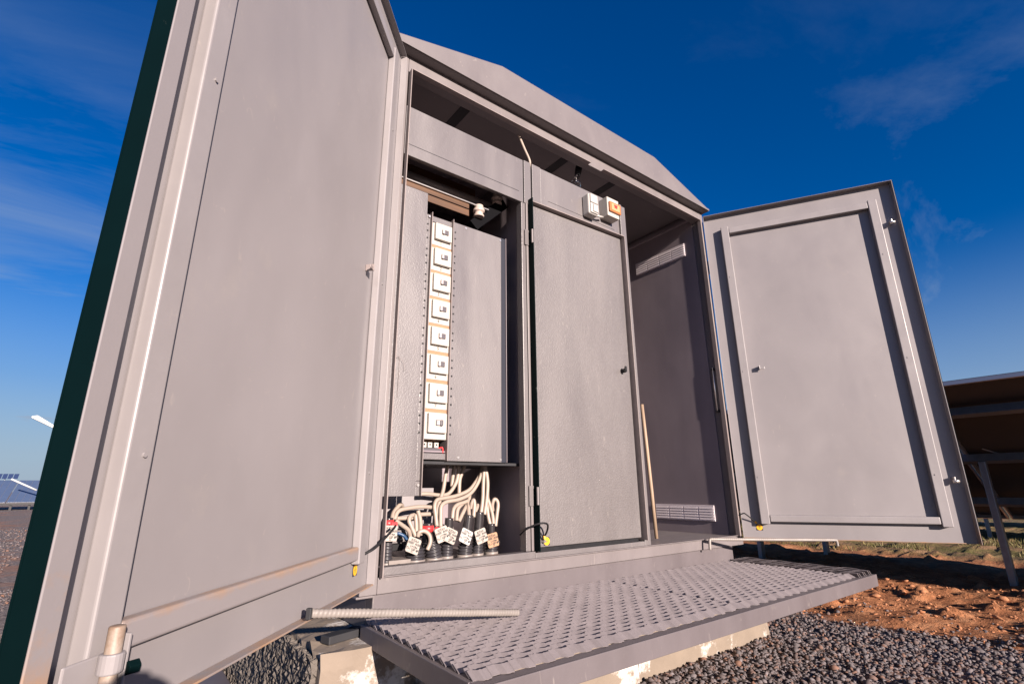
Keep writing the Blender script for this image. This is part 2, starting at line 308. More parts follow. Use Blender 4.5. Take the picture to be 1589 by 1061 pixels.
def ground_mat():
    m = bpy.data.materials.new('earth'); m.use_nodes = True; t = m.node_tree; b = t.nodes['Principled BSDF']; b.inputs['Roughness'].default_value = .95; b.inputs['Specular IOR Level'].default_value = .15
    g = N(t, 'ShaderNodeTexCoord'); src = g.outputs['Object']
    def noise(sc, d=8, r=.62):
        n = N(t, 'ShaderNodeTexNoise'); n.inputs['Scale'].default_value = sc; n.inputs['Detail'].default_value = d; n.inputs['Roughness'].default_value = r; t.links.new(src, n.inputs['Vector']); return n.outputs[0]
    def ramp(f, stops):
        r = N(t, 'ShaderNodeValToRGB'); e = r.color_ramp.elements
        e[0].position, e[0].color = stops[0][0], (*stops[0][1], 1); e[1].position, e[1].color = stops[-1][0], (*stops[-1][1], 1)
        for p, c in stops[1:-1]: q = e.new(p); q.color = (*c, 1)
        t.links.new(f, r.inputs[0]); return r.outputs[0]
    def mix(f, a, b2):
        x = N(t, 'ShaderNodeMixRGB'); t.links.new(f, x.inputs[0]); t.links.new(a, x.inputs[1]); t.links.new(b2, x.inputs[2]); return x.outputs[0]
    dirt = ramp(noise(6), [(.3, (.19, .072, .034)), (.5, (.33, .140, .066)), (.72, (.45, .225, .118))])
    grav = ramp(noise(28, 4), [(.33, (.07, .058, .054)), (.5, (.17, .14, .13)), (.7, (.31, .26, .24))])
    sepn = N(t, 'ShaderNodeSeparateXYZ'); t.links.new(src, sepn.inputs[0])
    wob = N(t, 'ShaderNodeMath', operation='MULTIPLY_ADD'); wob.inputs[1].default_value = .7; t.links.new(noise(2.2, 4), wob.inputs[0]); t.links.new(sepn.outputs[0], wob.inputs[2])
    mr = N(t, 'ShaderNodeMapRange'); mr.inputs[1].default_value = 3.10; mr.inputs[2].default_value = 3.24; t.links.new(wob.outputs[0], mr.inputs[0])
    leftpatch = N(t, 'ShaderNodeMapRange'); leftpatch.inputs[1].default_value = .52; leftpatch.inputs[2].default_value = .60; t.links.new(noise(1.1, 5), leftpatch.inputs[0]); leftpatch.inputs[4].default_value = .4
    col = mix(leftpatch.outputs[0], grav, dirt); col = mix(mr.outputs[0], col, dirt)
    # green tinge where grass grows in the lanes between the panel rows
    gr = ramp(noise(3.0, 6), [(.40, (.22, .135, .075)), (.55, (.15, .12, .05)), (.7, (.10, .095, .03))])
    mg = N(t, 'ShaderNodeMapRange'); mg.inputs[1].default_value = 6.7; mg.inputs[2].default_value = 7.3; t.links.new(wob.outputs[0], mg.inputs[0])
    col = mix(mg.outputs[0], col, gr)
    t.links.new(col, b.inputs['Base Color'])
    bp = N(t, 'ShaderNodeBump'); bp.inputs['Strength'].default_value = .9; bp.inputs['Distance'].default_value = .03; t.links.new(noise(22, 8, .7), bp.inputs['Height']); t.links.new(bp.outputs[0], b.inputs['Normal'])
    return m
ground.data.materials.append(ground_mat())

# ------------------------------------------------------------------ kiosk cabinet
WO, HO = 2.144, 2.0                      # opening
D = 1.30
cab = thing('electrical_kiosk', 'large grey steel electrical kiosk standing open on concrete footing', 'kiosk', (1.05, .6, -.17))
def cb_(name, m, *boxes, bevel=.003, parent=cab):
    b = MB()
    for x in boxes: b.box(*x)
    return b.build(name, m, parent, bevel=bevel)
cb_('corner_post', M_frame, (-.062, -.004, 0, .05, -.05, 2.078))
cb_('corner_post', M_frame, (WO + .004, WO + .058, 0, .05, -.05, 2.078))
cb_('top_beam', M_frame, (-.0035, WO + .0035, .0005, .045, HO, 2.0775))
cb_('sill', M_frame, (-.0035, WO + .0035, .0005, .05, -.05, -.0005))
cb_('floor_plate', M_frame, (-.045, WO + .04, .0505, D, -.03, -.001), bevel=0)
cb_('side_wall', M_inner, (WO, WO + .03, .0505, D, -.0005, 2.16), bevel=0)
cb_('side_wall', M_inner, (-.05, -.02, .0505, D, -.0005, 2.16), bevel=0)
cb_('back_wall', M_inner, (-.0195, WO - .0005, D - .03, D, -.0005, 2.16), bevel=0)
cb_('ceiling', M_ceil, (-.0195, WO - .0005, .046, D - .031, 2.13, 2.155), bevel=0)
for x in (.33, 1.0, 1.40): cb_('ceiling_rib', M_dark, (x, x + .055, .05, D - .04, 2.075, 2.129))
cb_('wall_rail', M_inner, (WO - .022, WO - .001, .06, D - .04, 2.025, 2.05))
cb_('wall_rail', M_inner, (WO - .05, WO - .001, .06, D - .04, 2.09, 2.10))
# protruding seal lip round the opening
e = .026; tl = .004
cb_('seal_strip', M_seal, (-.0002, .0038, -e, -.0003, .0005, HO - .0005), bevel=.0008)
cb_('seal_strip', M_seal, (WO - .012, WO, -e, -.0003, .0005, HO - .0005), bevel=.0008)
cb_('seal_strip', M_seal, (.0042, 1.085, -e, -.0003, HO - .0045, HO - .0005), (1.19, WO - .0125, -e, -.0003, HO - .0045, HO - .0005), bevel=.0008)
cb_('seal_strip', M_frame, (.0042, WO - .0125, -.012, -.0003, .0005, .004), bevel=.0008)
# base skirt frame
cb_('base_skirt', M_skirt, (-.012, 2.10, .012, .06, -.165, -.052))
cb_('base_skirt', M_skirt, (-.012, .035, .061, D - .02, -.165, -.052))
cb_('base_skirt', M_skirt, (2.053, 2.10, .061, D - .02, -.165, -.052))
cb_('base_flange', M_frame, (-.07, -.0125, .004, .05, -.058, -.0505))
# roof: shallow trapezoid gable plate and sheet
prof = [(-.165, 2.078), (2.215, 2.078), (2.222, 2.092), (1.645, 2.266), (.462, 2.268), (-.172, 2.097)]
rf = MB().prism([(x, -.05, z) for x, z in prof], (0, D + .1, 0)).build('roof', M_roof, cab, bevel=.008, seg=3)
# drip edge on the gable plate
MB().box(-.16, 2.21, -.0535, -.0505, 2.0795, 2.0925).build('drip_edge', M_roof, rf, bevel=.001)

# vents on the right inner wall
M_vent = mat('vent_plastic', (0.62, 0.56, 0.58), rough=.6, spec=.2, var=.03)
def vent(z0, z1):
    y0, y1 = .122, .545
    o = MB().box(WO - .007, WO - .0005, y0, y1, z0, z1).build('vent', M_vent, cab, bevel=.0012)
    for k in range(4):
        a = y0 + (y1 - y0) * k / 4 + .005; b2 = y0 + (y1 - y0) * (k + 1) / 4 - .005
        for q in range(5):
            z = z0 + .008 + (z1 - z0 - .014) * q / 5
            MB().add([(WO - .0075, a, z), (WO - .0075, b2, z), (WO - .0075, b2, z + .011), (WO - .0075, a, z + .011), (WO - .0105, a, z), (WO - .0105, b2, z), (WO - .0085, b2, z + .0105), (WO - .0085, a, z + .0105)],
                     [(0, 1, 2, 3), (7, 6, 5, 4), (0, 4, 5, 1), (1, 5, 6, 2), (2, 6, 7, 3), (3, 7, 4, 0)]).build('slat', M_vent, o)
vent(1.792, 1.886); vent(.072, .162)
# bolt rod on the right post
MB().tube([(2.1375, .022, .985), (2.1375, .022, .715)], .005).build('bolt_rod', M_zinc, cab, smooth=True)
cb_('bolt_guide', M_dark, (2.1335, 2.1475, .012, .032, .965, .982), bevel=.002)
cb_('bolt_guide', M_dark, (2.1335, 2.1475, .012, .032, .705, .720), bevel=.002)

# ------------------------------------------------------------------ doors
def door(name, label, hx, hy, ang, width, side, depth, lip, bot):
    dl = Vector((math.cos(ang), math.sin(ang), 0)); nl = Vector((-math.sin(ang), math.cos(ang), 0)) * side
    M = Matrix(((dl.x, nl.x, 0, hx), (dl.y, nl.y, 0, hy), (0, 0, 1, 0), (0, 0, 0, 1)))     # local: u along leaf, w inward, z up
    zb, zt = -.012, 2.02; t = .0025
    d = MB().box(t, width - t, -t, 0, zb, zt, M).build('door', M_door, cab)
    d['label'] = label
    MB().box(0.0, width, -t * 2.4, -t * 1.2, zb, zt, M).build('outer_skin', M_green, d)
    # edge flanges: grey inside, dark green outside
    MB().box(width - 2 * t, width - t, 0.0, depth, zb, zt, M).build('edge_flange', M_sidRust, d)
    MB().box(width - t * .9, width, -t, depth, zb, zt, M).build('outer_edge', M_green, d)
    if lip: MB().box(width - lip, width + .0005, depth, depth + .003, zb, zt, M).build('edge_lip', M_sidRust, d, bevel=.0012)
    MB().box(t, width - 2 * t - .0005, 0.0005, depth, zt - t, zt, M).build('edge_flange', M_door, d, bevel=.0008)
    MB().box(0, t * .9, 0.0005, depth, zb, zt - t * 1.2, M).build('edge_flange', M_stiff, d, bevel=.0008)
    MB().box(t, width - 2 * t - .0005, 0.0005, bot, zb, zb + .004, M).build('edge_flange', M_doorrust, d, bevel=.001)
    # raised stiffener frame
    u0, u1, z0, z1, sd = .100, width - (.077 if lip else .096), .078, 1.918, .036 if not lip else .026
    w = .046
    MB().box(u0, u0 + w, .0005, sd, z0 - .012, z1, M).build('stiffener', M_stiff, d, bevel=.004, seg=3)
    MB().box(u1 - w, u1, .0005, sd, z0 - .012, z1, M).build('stiffener', M_stiff, d, bevel=.004, seg=3)
    MB().box(u0 + w + .002, u1 - w - .002, .0005, sd - .003, z1 - .05, z1 - .012, M).build('stiffener', M_stiff, d, bevel=.003, seg=3)
    MB().box(u0 + w + .002, u1 - w - .002, .0005, sd - .002, z0, z0 + .036, M).build('stiffener', M_stiff if not lip else M_barrust, d, bevel=.005, seg=3)
    # small rivets along stiffeners
    for u in (u0 + .004, u1 - w + .006):
        for k in range(3):
            z = .32 + k * .62
            MB().tube([M @ Vector((u + .012, sd - .001, z)), M @ Vector((u + .012, sd + .0025, z))], .0035, 8).build('rivet', M_stiff, d)
    # pull tab with a hole
    zt_ = .957; n = MB(); ring = [(.0035 * math.cos(a), .0035 * math.sin(a)) for a in [2 * math.pi * k / 8 for k in range(8)]]
    n.box(.207, .211, .0005, .030, zt_ - .010, zt_ + .013, M)
    n.box(.2112, .236, .024, .0275, zt_ - .010, zt_ + .002, M)
    n.build('pull_tab', M_seal if lip else M_stiff, d, bevel=.0015)
    # sticker: black square, yellow disc and earth sign
    su, sz = .108 if lip else .090, .047; h = .0165
    st = MB().box(su - h, su + h, .0008, .0014, sz - h, sz + h, M).build('earth_sticker', M_ink, d)
    MB().add([tuple(M @ Vector((su + .0155 * math.cos(a), .0019, sz + .0155 * math.sin(a)))) for a in [2 * math.pi * k / 24 for k in range(24)]], [tuple(range(24))]).build('sticker_disc', M_yellow, d)
    gsy = MB()
    for a, b2, c, e2 in ((-.0006, .0006, .001, .009), (-.007, .007, -.0005, .0008), (-.0045, .0045, -.0035, -.0022), (-.002, .002, -.0065, -.0052)): gsy.box(su + a, su + b2, .0022, .0024, sz + c, sz + e2, M)
    gsy.build('earth_sign', M_ink, d)
    return d, M
M_barrust = paint_rust('bottom_bar_paint', (0.208, 0.188, 0.192), axis=2, at=.118, fall=-.03, amount=.55, sign=1)
dL, ML = door('left', 'left door leaf, large and near, swung wide open', -.054, -.030, R(-131.1), 1.109, 1, .026, .030, .024)
dR, MR = door('right', 'right door leaf, swung open beside the vents', 2.177, -.018, R(-59.8), 1.064, -1, .040, 0, .006)
# hinges
for z in (1.66, .30):
    h = MB(); h.tube([(2.170, -.012, z - .045), (2.170, -.012, z - .002)], .008).tube([(2.170, -.012, z + .002), (2.170, -.012, z + .045)], .008)
    h.build('hinge', M_zinc, dR, smooth=False)
for z in (1.66, .30):
    h = MB(); h.tube([(-.058, -.018, z - .05), (-.058, -.018, z + .05)], .008); h.build('hinge', M_stiff, dL)
# catch rollers on the right leaf
for z in (1.752, .286):
    k = MB(); k.box(1.014, 1.020, .0005, .035, z - .008, z + .022, MR); kk = k.build('catch', M_zinc, dR, bevel=.002)
    MB().tube([MR @ Vector((1.008, .030, z)), MR @ Vector((1.034, .030, z))], .008, 12).build('catch', M_zinc, dR, smooth=True)
# foot bolt of the left leaf
fb = MB().box(1.012, 1.070, .030, .0345, -.01, .088, ML).build('bolt_plate', M_stiff, dL, bevel=.003)
MB().tube([ML @ Vector((1.018, .046, -.06)), ML @ Vector((1.018, .046, .118))], [.009, .009], 14).build('bolt_rod', M_rebar2, dL, smooth=True, bevel=.002)
for z in (.078, .02):
    a = [ML @ Vector((1.018 + .0145 * math.cos(q), .046 + .0145 * math.sin(q), z)) for q in [R(-10 + 20 * k) for k in range(11)]]
    MB().tube([Vector(p) for p in [ML @ Vector((1.036, .035, z))] + a + [ML @ Vector((1.0, .035, z))]], .0, 4)
    g = MB(); ring_o = [(1.018 + .0135 * math.cos(q), .046 + .0135 * math.sin(q)) for q in [2 * math.pi * k / 20 for k in range(20)]]
    g.prism([ML @ Vector((u, w, z - .011)) for u, w in ring_o], (0, 0, .022)); g.build('bolt_clamp', M_stiff, dL, bevel=.002)
MB().box(.996, 1.0, .0305, .05, .03, .105, ML).build('bolt_bracket', M_stiff, dL, bevel=.001)
MB().tube([ML @ Vector((.998, .05, .066)), ML @ Vector((.985, .055, .066))], .0085, 6).build('bolt_screw', M_green, dL, bevel=.001)
# earthing wires
def wire(pts, r, parent, name='earth_wire', m=M_black):
    return MB().tube(spline(pts, 8), r, 8).build(name, m, parent, smooth=True)
wire([ML @ Vector((.075, .010, .085)), ML @ Vector((.055, .035, .098)), (-.02, -.06, .118), (.03, -.02, .145), (.075, .06, .15)], .004, dL)
wire([(2.138, -.012, .105), (2.15, -.05, .122), MR @ Vector((.03, .035, .115)), MR @ Vector((.062, .014, .085)), MR @ Vector((.075, .006, .072))], .0035, dR)
MB().tube([MR @ Vector((.070, .008, .078)), MR @ Vector((.078, .005, .068))], .005, 8).build('wire_lug', M_yellow, dR)

# ------------------------------------------------------------------ switchgear unit inside
unit = thing('switchgear_unit', 'grey hammered switchgear unit filling left side of the kiosk interior', 'switchgear', (.70, .3, 0))
YF = .025
def ub(name, m, *boxes, bevel=.002, parent=unit):
    b = MB()
    for x in boxes: b.box(*x)
    return b.build(name, m, parent, bevel=bevel)
ZT, ZB = 1.85, 1.608      # top and bottom of upper fascia band
ub('upper_panel', M_unit, (.008, .640, YF, YF + .02, ZB, ZT - .002))
ub('panel_seam', M_dark, (.012, .612, YF - .0008, YF + .001, 1.6600, 1.6625), bevel=0)
ub('frame_post', M_unit, (.645, .688, YF - .002, YF + .03, ZB, ZT))
ub('frame_post', M_unit, (.698, .752, YF - .002, YF + .03, 1.64, ZT))
ub('upper_panel', M_unit, (.753, 1.345, YF, YF + .02, 1.64, ZT - .002))
ub('panel_seam', M_dark, (.80, 1.30, YF - .0008, YF + .001, 1.672, 1.674), bevel=0)
ub('frame_post', M_unit, (.626, .650, YF, YF + .04, .028, ZB - .001))
ub('frame_post', M_frame, (.652, .664, YF - .004, YF + .03, .028, ZB + .0))
ub('frame_post', M_unit, (1.346, 1.362, YF - .012, YF + .03, .0, ZT), (1.3625, 1.402, YF - .003, YF + .03, .0, ZT))
ub('bottom_rail', M_unit, (.006, .664, YF - .012, YF + .03, .0005, .027))
ub('bottom_rail', M_unit, (.6645, 1.345, YF - .012, YF + .03, .0005, .0215))
ub('post_gap', M_black, (.6885, .6975, YF + .01, YF + .02, 1.635, ZT - .006), bevel=0)
ub('unit_top', M_inner, (.01, 1.40, YF + .021, .75, ZT - .004, ZT), bevel=0)
ub('unit_side', M_inner, (1.385, 1.401, YF + .031, .75, .0, ZT - .005), bevel=0)
ub('unit_side', M_inner, (.010, .016, YF + .03, .75, .0, ZB), bevel=0)
ub('unit_partition', M_inner, (.655, .662, YF + .041, .75, .0, ZT - .005), bevel=0)
ub('unit_back', M_inner, (.017, 1.384, .70, .71, .0, ZT - .005), bevel=0)
# rim round the inner door: dark outside
yr0 = -.012
ub('door_rim', M_green, (.6665, .6705, yr0, YF + .02, .028, 1.630), bevel=.0008)
MB().prism([(.6666, yr0, 1.606), (1.337, yr0, 1.627), (1.337, yr0, 1.632), (.6666, yr0, 1.611)], (0, YF - yr0 + .02, 0)).build('door_rim', M_seal, unit, bevel=.0008)
ub('door_rim', M_seal, (1.338, 1.342, yr0, YF + .02, .028, 1.628), bevel=.0008)
# inner door leaf
ud = MB().prism([(.676, .012, .040), (1.322, .012, .040), (1.328, .012, 1.618), (.676, .012, 1.600)], (0, .018, 0)).build('door', M_udoor, unit, bevel=.003)
ud['label'] = 'closed inner door with hammered grey paint, earth sticker and key lock'
MB().box(.676, 1.30, .014, .03, .0225, .0385).build('door_gap_shade', M_black, unit)  # black strip painted in for the shadow under the door
lk = MB(); lk.tube([(1.262, .0115, .845), (1.262, -.012, .845)], .011, 14); lk.build('lock', M_black, ud)
MB().box(1.256, 1.268, -.020, -.0122, .836, .866).build('lock', M_black, ud, bevel=.002)
for z in (1.42, .24):
    MB().tube([(.6645, -.008, z - .035), (.6645, -.008, z + .035)], .0055, 10).build('hinge', M_frame, ud)
    MB().box(.640, .663, YF - .008, YF - .0045, z - .04, z + .04).build('hinge', M_unit, ud)
sx, sz_ = .722, .062
MB().box(sx - .016, sx + .016, .0108, .0113, sz_ - .016, sz_ + .016).build('earth_sticker', M_ink, ud)
MB().add([(sx + .0155 * math.cos(a), .0104, sz_ + .0155 * math.sin(a)) for a in [2 * math.pi * k / 24 for k in range(24)]], [tuple(range(24))]).build('sticker_disc', M_yellow, ud)
gsy = MB()
for a, b2, c, e2 in ((-.0006, .0006, .001, .009), (-.007, .007, -.0005, .0008), (-.0045, .0045, -.0035, -.0022), (-.002, .002, -.0065, -.0052)): gsy.box(sx + a, sx + b2, .0098, .0101, sz_ + c, sz_ + e2)
gsy.build('earth_sign', M_ink, ud)
wire([(.615, .05, .09), (.612, .01, .112), (.632, -.03, .132), (.66, -.045, .137), (.69, -.035, .128), (.704, -.012, .10), (.703, .008, .078)], .0038, ud)
wire([(.682, .008, .10), (.69, .0, .085), (.698, .006, .066)], .003, ud)
MB().tube([(.699, .011, .064), (.699, -.006, .064)], .006, 10).build('earth_bolt', M_zinc, ud)
MB().tube([(.704, .004, .084), (.704, .002, .072)], .005, 8).build('wire_lug', M_yellow, ud)
# breaker compartment plates
YP = .075
lp = ub('cover_plate', M_unit, (.026, .152, YP, YP + .003, .247, 1.498))
ub('slotted_strip', M_unit, (.1535, .171, YP + .004, YP + .008, .30, 1.402), (.1535, .171, YP + .004, YP + .008, .247, .2995))
ub('slot_flange', M_seal, (.1722, .1752, YP - .008, YP + .05, .247, 1.412), bevel=.0006)
rp_ = ub('cover_plate', M_unit, (.2815, .541, YP, YP + .003, .374, 1.404))
ub('slot_flange', M_seal, (.2772, .2802, YP - .008, YP + .05, .374, 1.412), bevel=.0006)
ub('cover_edge', M_shade, (.5415, .566, YP + .004, YP + .012, .374, 1.408), bevel=.0006)  # dark colour carries the shade of this edge
ub('cover_edge', M_inner, (.5665, .5685, YP - .003, YP + .10, .374, 1.410), bevel=.0006)
ub('box_bottom', M_dark, (.1755, .66, YP + .014, .45, .362, .3725), bevel=0)
ub('breaker_back', mat('bounce_brown', (.26, .12, .055), rough=.5), (.1755, .2768, YP + .045, YP + .048, .45, 1.374), bevel=0)  # brown colour stands in for warm light bouncing between the breakers
ub('box_back', M_dark, (.1755, .566, .30, .305, .374, 1.40), bevel=0)
ub('blank_plate', M_unit, (.1755, .2768, YP + .006, YP + .010, 1.375, 1.402))
ub('blank_plate', M_unit, (.1755, .2768, YP + .006, YP + .012, .378, .402))
ub('terminal_shelf', M_inner, (.1755, .2768, YP + .01, YP + .05, .405, .412))
# punched holes (dark plugs) beside every breaker
PITCH_B = .1163; Z1 = 1.371
for k in range(8):
    zt = Z1 - k * PITCH_B
    for q in (-.016, -.047, -.081):
        MB().tube([(.2915, YP - .0006, zt + q), (.2915, YP + .001, zt + q)], .0042, 10).build('hole', M_black, rp_)
        MB().tube([(.1585, YP + .0032, zt + q), (.1585, YP + .006, zt + q)], .0042, 10).build('hole', M_black, unit)
for x, z, p in ((.345, 1.392, rp_), (.33, .388, rp_), (.535, .385, rp_), (.535, 1.39, rp_), (.162, .285, unit), (.163, 1.39, unit)):
    MB().tube([(x, YP + .002, z), (x, YP - .0025, z)], .005, 8).build('screw', M_zinc, p)
# wire seal looped through the left cover plate
wire([(.034, YP, .75), (.047, YP - .012, .752), (.060, YP - .003, .745), (.060, YP - .004, .655), (.060, YP - .002, .600)], .0007, lp, 'seal_wire', M_seal)
wire([(.047, YP - .012, .752), (.074, YP - .010, .735), (.080, YP - .008, .70)], .0005, lp, 'seal_wire', M_seal)
# terminals under the breakers
for k, x in enumerate((.188, .212, .240)):
    MB().box(x - .009, x + .009, YP + .012, YP + .04, .4225, .4425).build('terminal', M_white, unit, bevel=.001)
    MB().tube([(x, YP + .0118, .434), (x, YP + .0135, .434)], .0035, 8).build('terminal', M_black, unit)
wire([(.25, YP + .02, .42), (.264, YP + .01, .424), (.268, YP + .012, .405)], .003, unit, 'red_wire', M_red)
MB().box(.178, .262, YP + .014, YP + .03, .4125, .4215).build('terminal', M_toggle, unit)
# bus chamber above: wooden board, rail, busbar, insulators
ub('busbar_board', M_plank, (.02, .405, .145, .150, 1.508, 1.572))
ub('busbar_board', M_plank, (.02, .47, .195, .200, 1.625, 1.70))
MB().tube([(.02, .165, 1.612), (.56, .165, 1.612)], .022, 16).build('busbar_tube', M_unit, unit, smooth=True)
MB().box(.02, .492, .106, .112, 1.551, 1.557).build('busbar', M_zinc, unit, bevel=.001)
def insulator(x, y, z):
    zs = [(0, .024), (.008, .026), (.014, .020), (.022, .020), (.028, .028), (.038, .028), (.044, .021), (.060, .021)]
    MB().tube([(x, y, z - .03 + a) for a, _ in zs], [r for _, r in zs], 18).build('insulator', M_porc, unit, smooth=True, bevel=.001)
insulator(.442, .118, 1.532); insulator(.560, .135, 1.650)
MB().prism([(.40, .125, 1.475), (.585, .125, 1.665), (.62, .125, 1.62), (.44, .125, 1.44)], (0, .09, 0)).build('insulator_channel', mat('black_steel', (.004, .004, .005), rough=.7, spec=.05), unit, bevel=.002)
ub('back_plate', M_door, (.03, .33, .262, .266, .125, .275))
ub('back_plate', M_unit, (.03, .42, .245, .250, .05, .12))
ub('gland_tray', M_collar, (.085, .17, .12, .30, .0005, .030))
MB().box(.118, .128, .1185, .1198, .006, .018).build('tray_slot', M_black, unit)
MB().box(.085, .175, .20, .24, .0505, .075).build('fuse_base', M_black, unit, bevel=.004)
wire([(.125, .22, .08), (.14, .19, .112), (.165, .18, .105), (.175, .17, .09)], .006, unit, 'blue_wire', mat('blue_pvc', (.015, .05, .12), rough=.4))
# loose cable over the unit
wire([(.60, .06, 2.075), (.628, .045, 2.01), (.66, .035, 1.93), (.688, .028, 1.862), (.692, .045, 1.83)], .0065, unit, 'loose_cable', M_core)

# ------------------------------------------------------------------ circuit breakers
ORD = ['topmost', 'second from the top', 'third from the top', 'fourth from the top', 'fifth from the top', 'sixth from the top', 'seventh from the top', 'lowest']
for k in range(8):
    zt = Z1 - k * PITCH_B; zb = zt - .1035; x0, x1 = .1762, .2762
    lab = ('white circuit breaker numbered %d, %s in the column' % (k + 1, ORD[k])) if k < 7 else 'white circuit breaker without a number, lowest in the column'
    br = thing('circuit_breaker', lab, 'circuit breaker', (.226, YP + .03, zb), 'circuit breakers in the column')
    MB().box(x0, x1, YP + .004, YP + .07, zb, zt).build('body', M_white, br, bevel=.0015)
    cv = MB().box(x0 + .014, x1 - .007, YP - .012, YP + .0035, zb + .024, zt - .005).build('cover', M_white, br, bevel=.002)
    MB().box(x0 + .044, x0 + .074, YP - .0165, YP - .0125, zt - .052, zt - .031).build('toggle_recess', M_toggle, br, bevel=.001)
    if k: MB().box(x0, x1, YP + .0055, YP + .03, zt + .0004, zt + PITCH_B - .1039).build('bounce_strip', M_tan, br)  # strip added in the gap, its tan standing in for warm bounced light
    tg = MB(); a = .043 if k < 7 else .062
    tg.box(x0 + a, x0 + a + .010, YP - .0225, YP - .0167, zt - .0525, zt - .0305); tg.build('toggle', M_toggle2 if k < 7 else M_toggle, br, bevel=.002)
    if k == 7: MB().box(x0 + .047, x0 + .060, YP - .0172, YP - .0167, zt - .050, zt - .033).build('toggle_recess', M_toggle2, br)
    if k % 3 == 1: MB().tube([(x1 - .014, YP + .0042, zb + .010), (x1 - .014, YP + .0030, zb + .010)], .0028, 8).build('screw', M_zinc, br)
    if k < 7: text('number', str(k + 1), .020, front(x0 + .048 + .004 * math.sin(k * 2.1), YP + .0032, zb + .0115), M_ink, br)

# ------------------------------------------------------------------ power cables, cores and tags
def cable(label, x, y, r, zc, zs, rs, cores, tape=False, lean=0.0):
    c = thing('power_cable', label, 'cable', (x, y, 0), 'power cables rising through the kiosk floor')
    MB().tube([(x, y, .0005), (x, y, .022)], r * 1.06, 20).build('collar', M_collar, c, smooth=True, bevel=.001)
    pts = []; rr = []; n = int((zc - .022) / .0028); 
    for i in range(n + 1):
        z = .022 + (zc - .022) * i / n; pts.append((x + lean * (z - .022), y, z)); rr.append(r * (1.0 if (i % 4) in (0, 1) else .86))
    MB().tube(pts, rr, 20).build('conduit', M_cond, c, smooth=True)
    xe = x + lean * (zc - .022)
    MB().tube(spline([(xe, y, zc - .012), (xe, y, zc + .012), (xe + lean * .05, y, (zc + zs) / 2), (xe + lean * (zs - zc), y, zs)], 5), [rs * (.72 + .28 * min(1, i / 6)) if False else rs for i in range(16)], 16).build('sleeve', M_sleeve, c, smooth=True)
    if tape:
        MB().tube([(xe + lean * (zs - zc), y, zs - .030), (xe + lean * (zs - zc), y, zs - .008)], rs + .003, 14).build('red_tape', M_red, c, smooth=True)
        MB().box(xe + .004, xe + .026, y - rs - .006, y - rs + .002, zs - .034, zs - .014).build('red_tape', M_red, c, bevel=.002)
    for p in cores: MB().tube(spline(p, 9), .0078, 10).build('core', M_core, c, smooth=True)
    return c
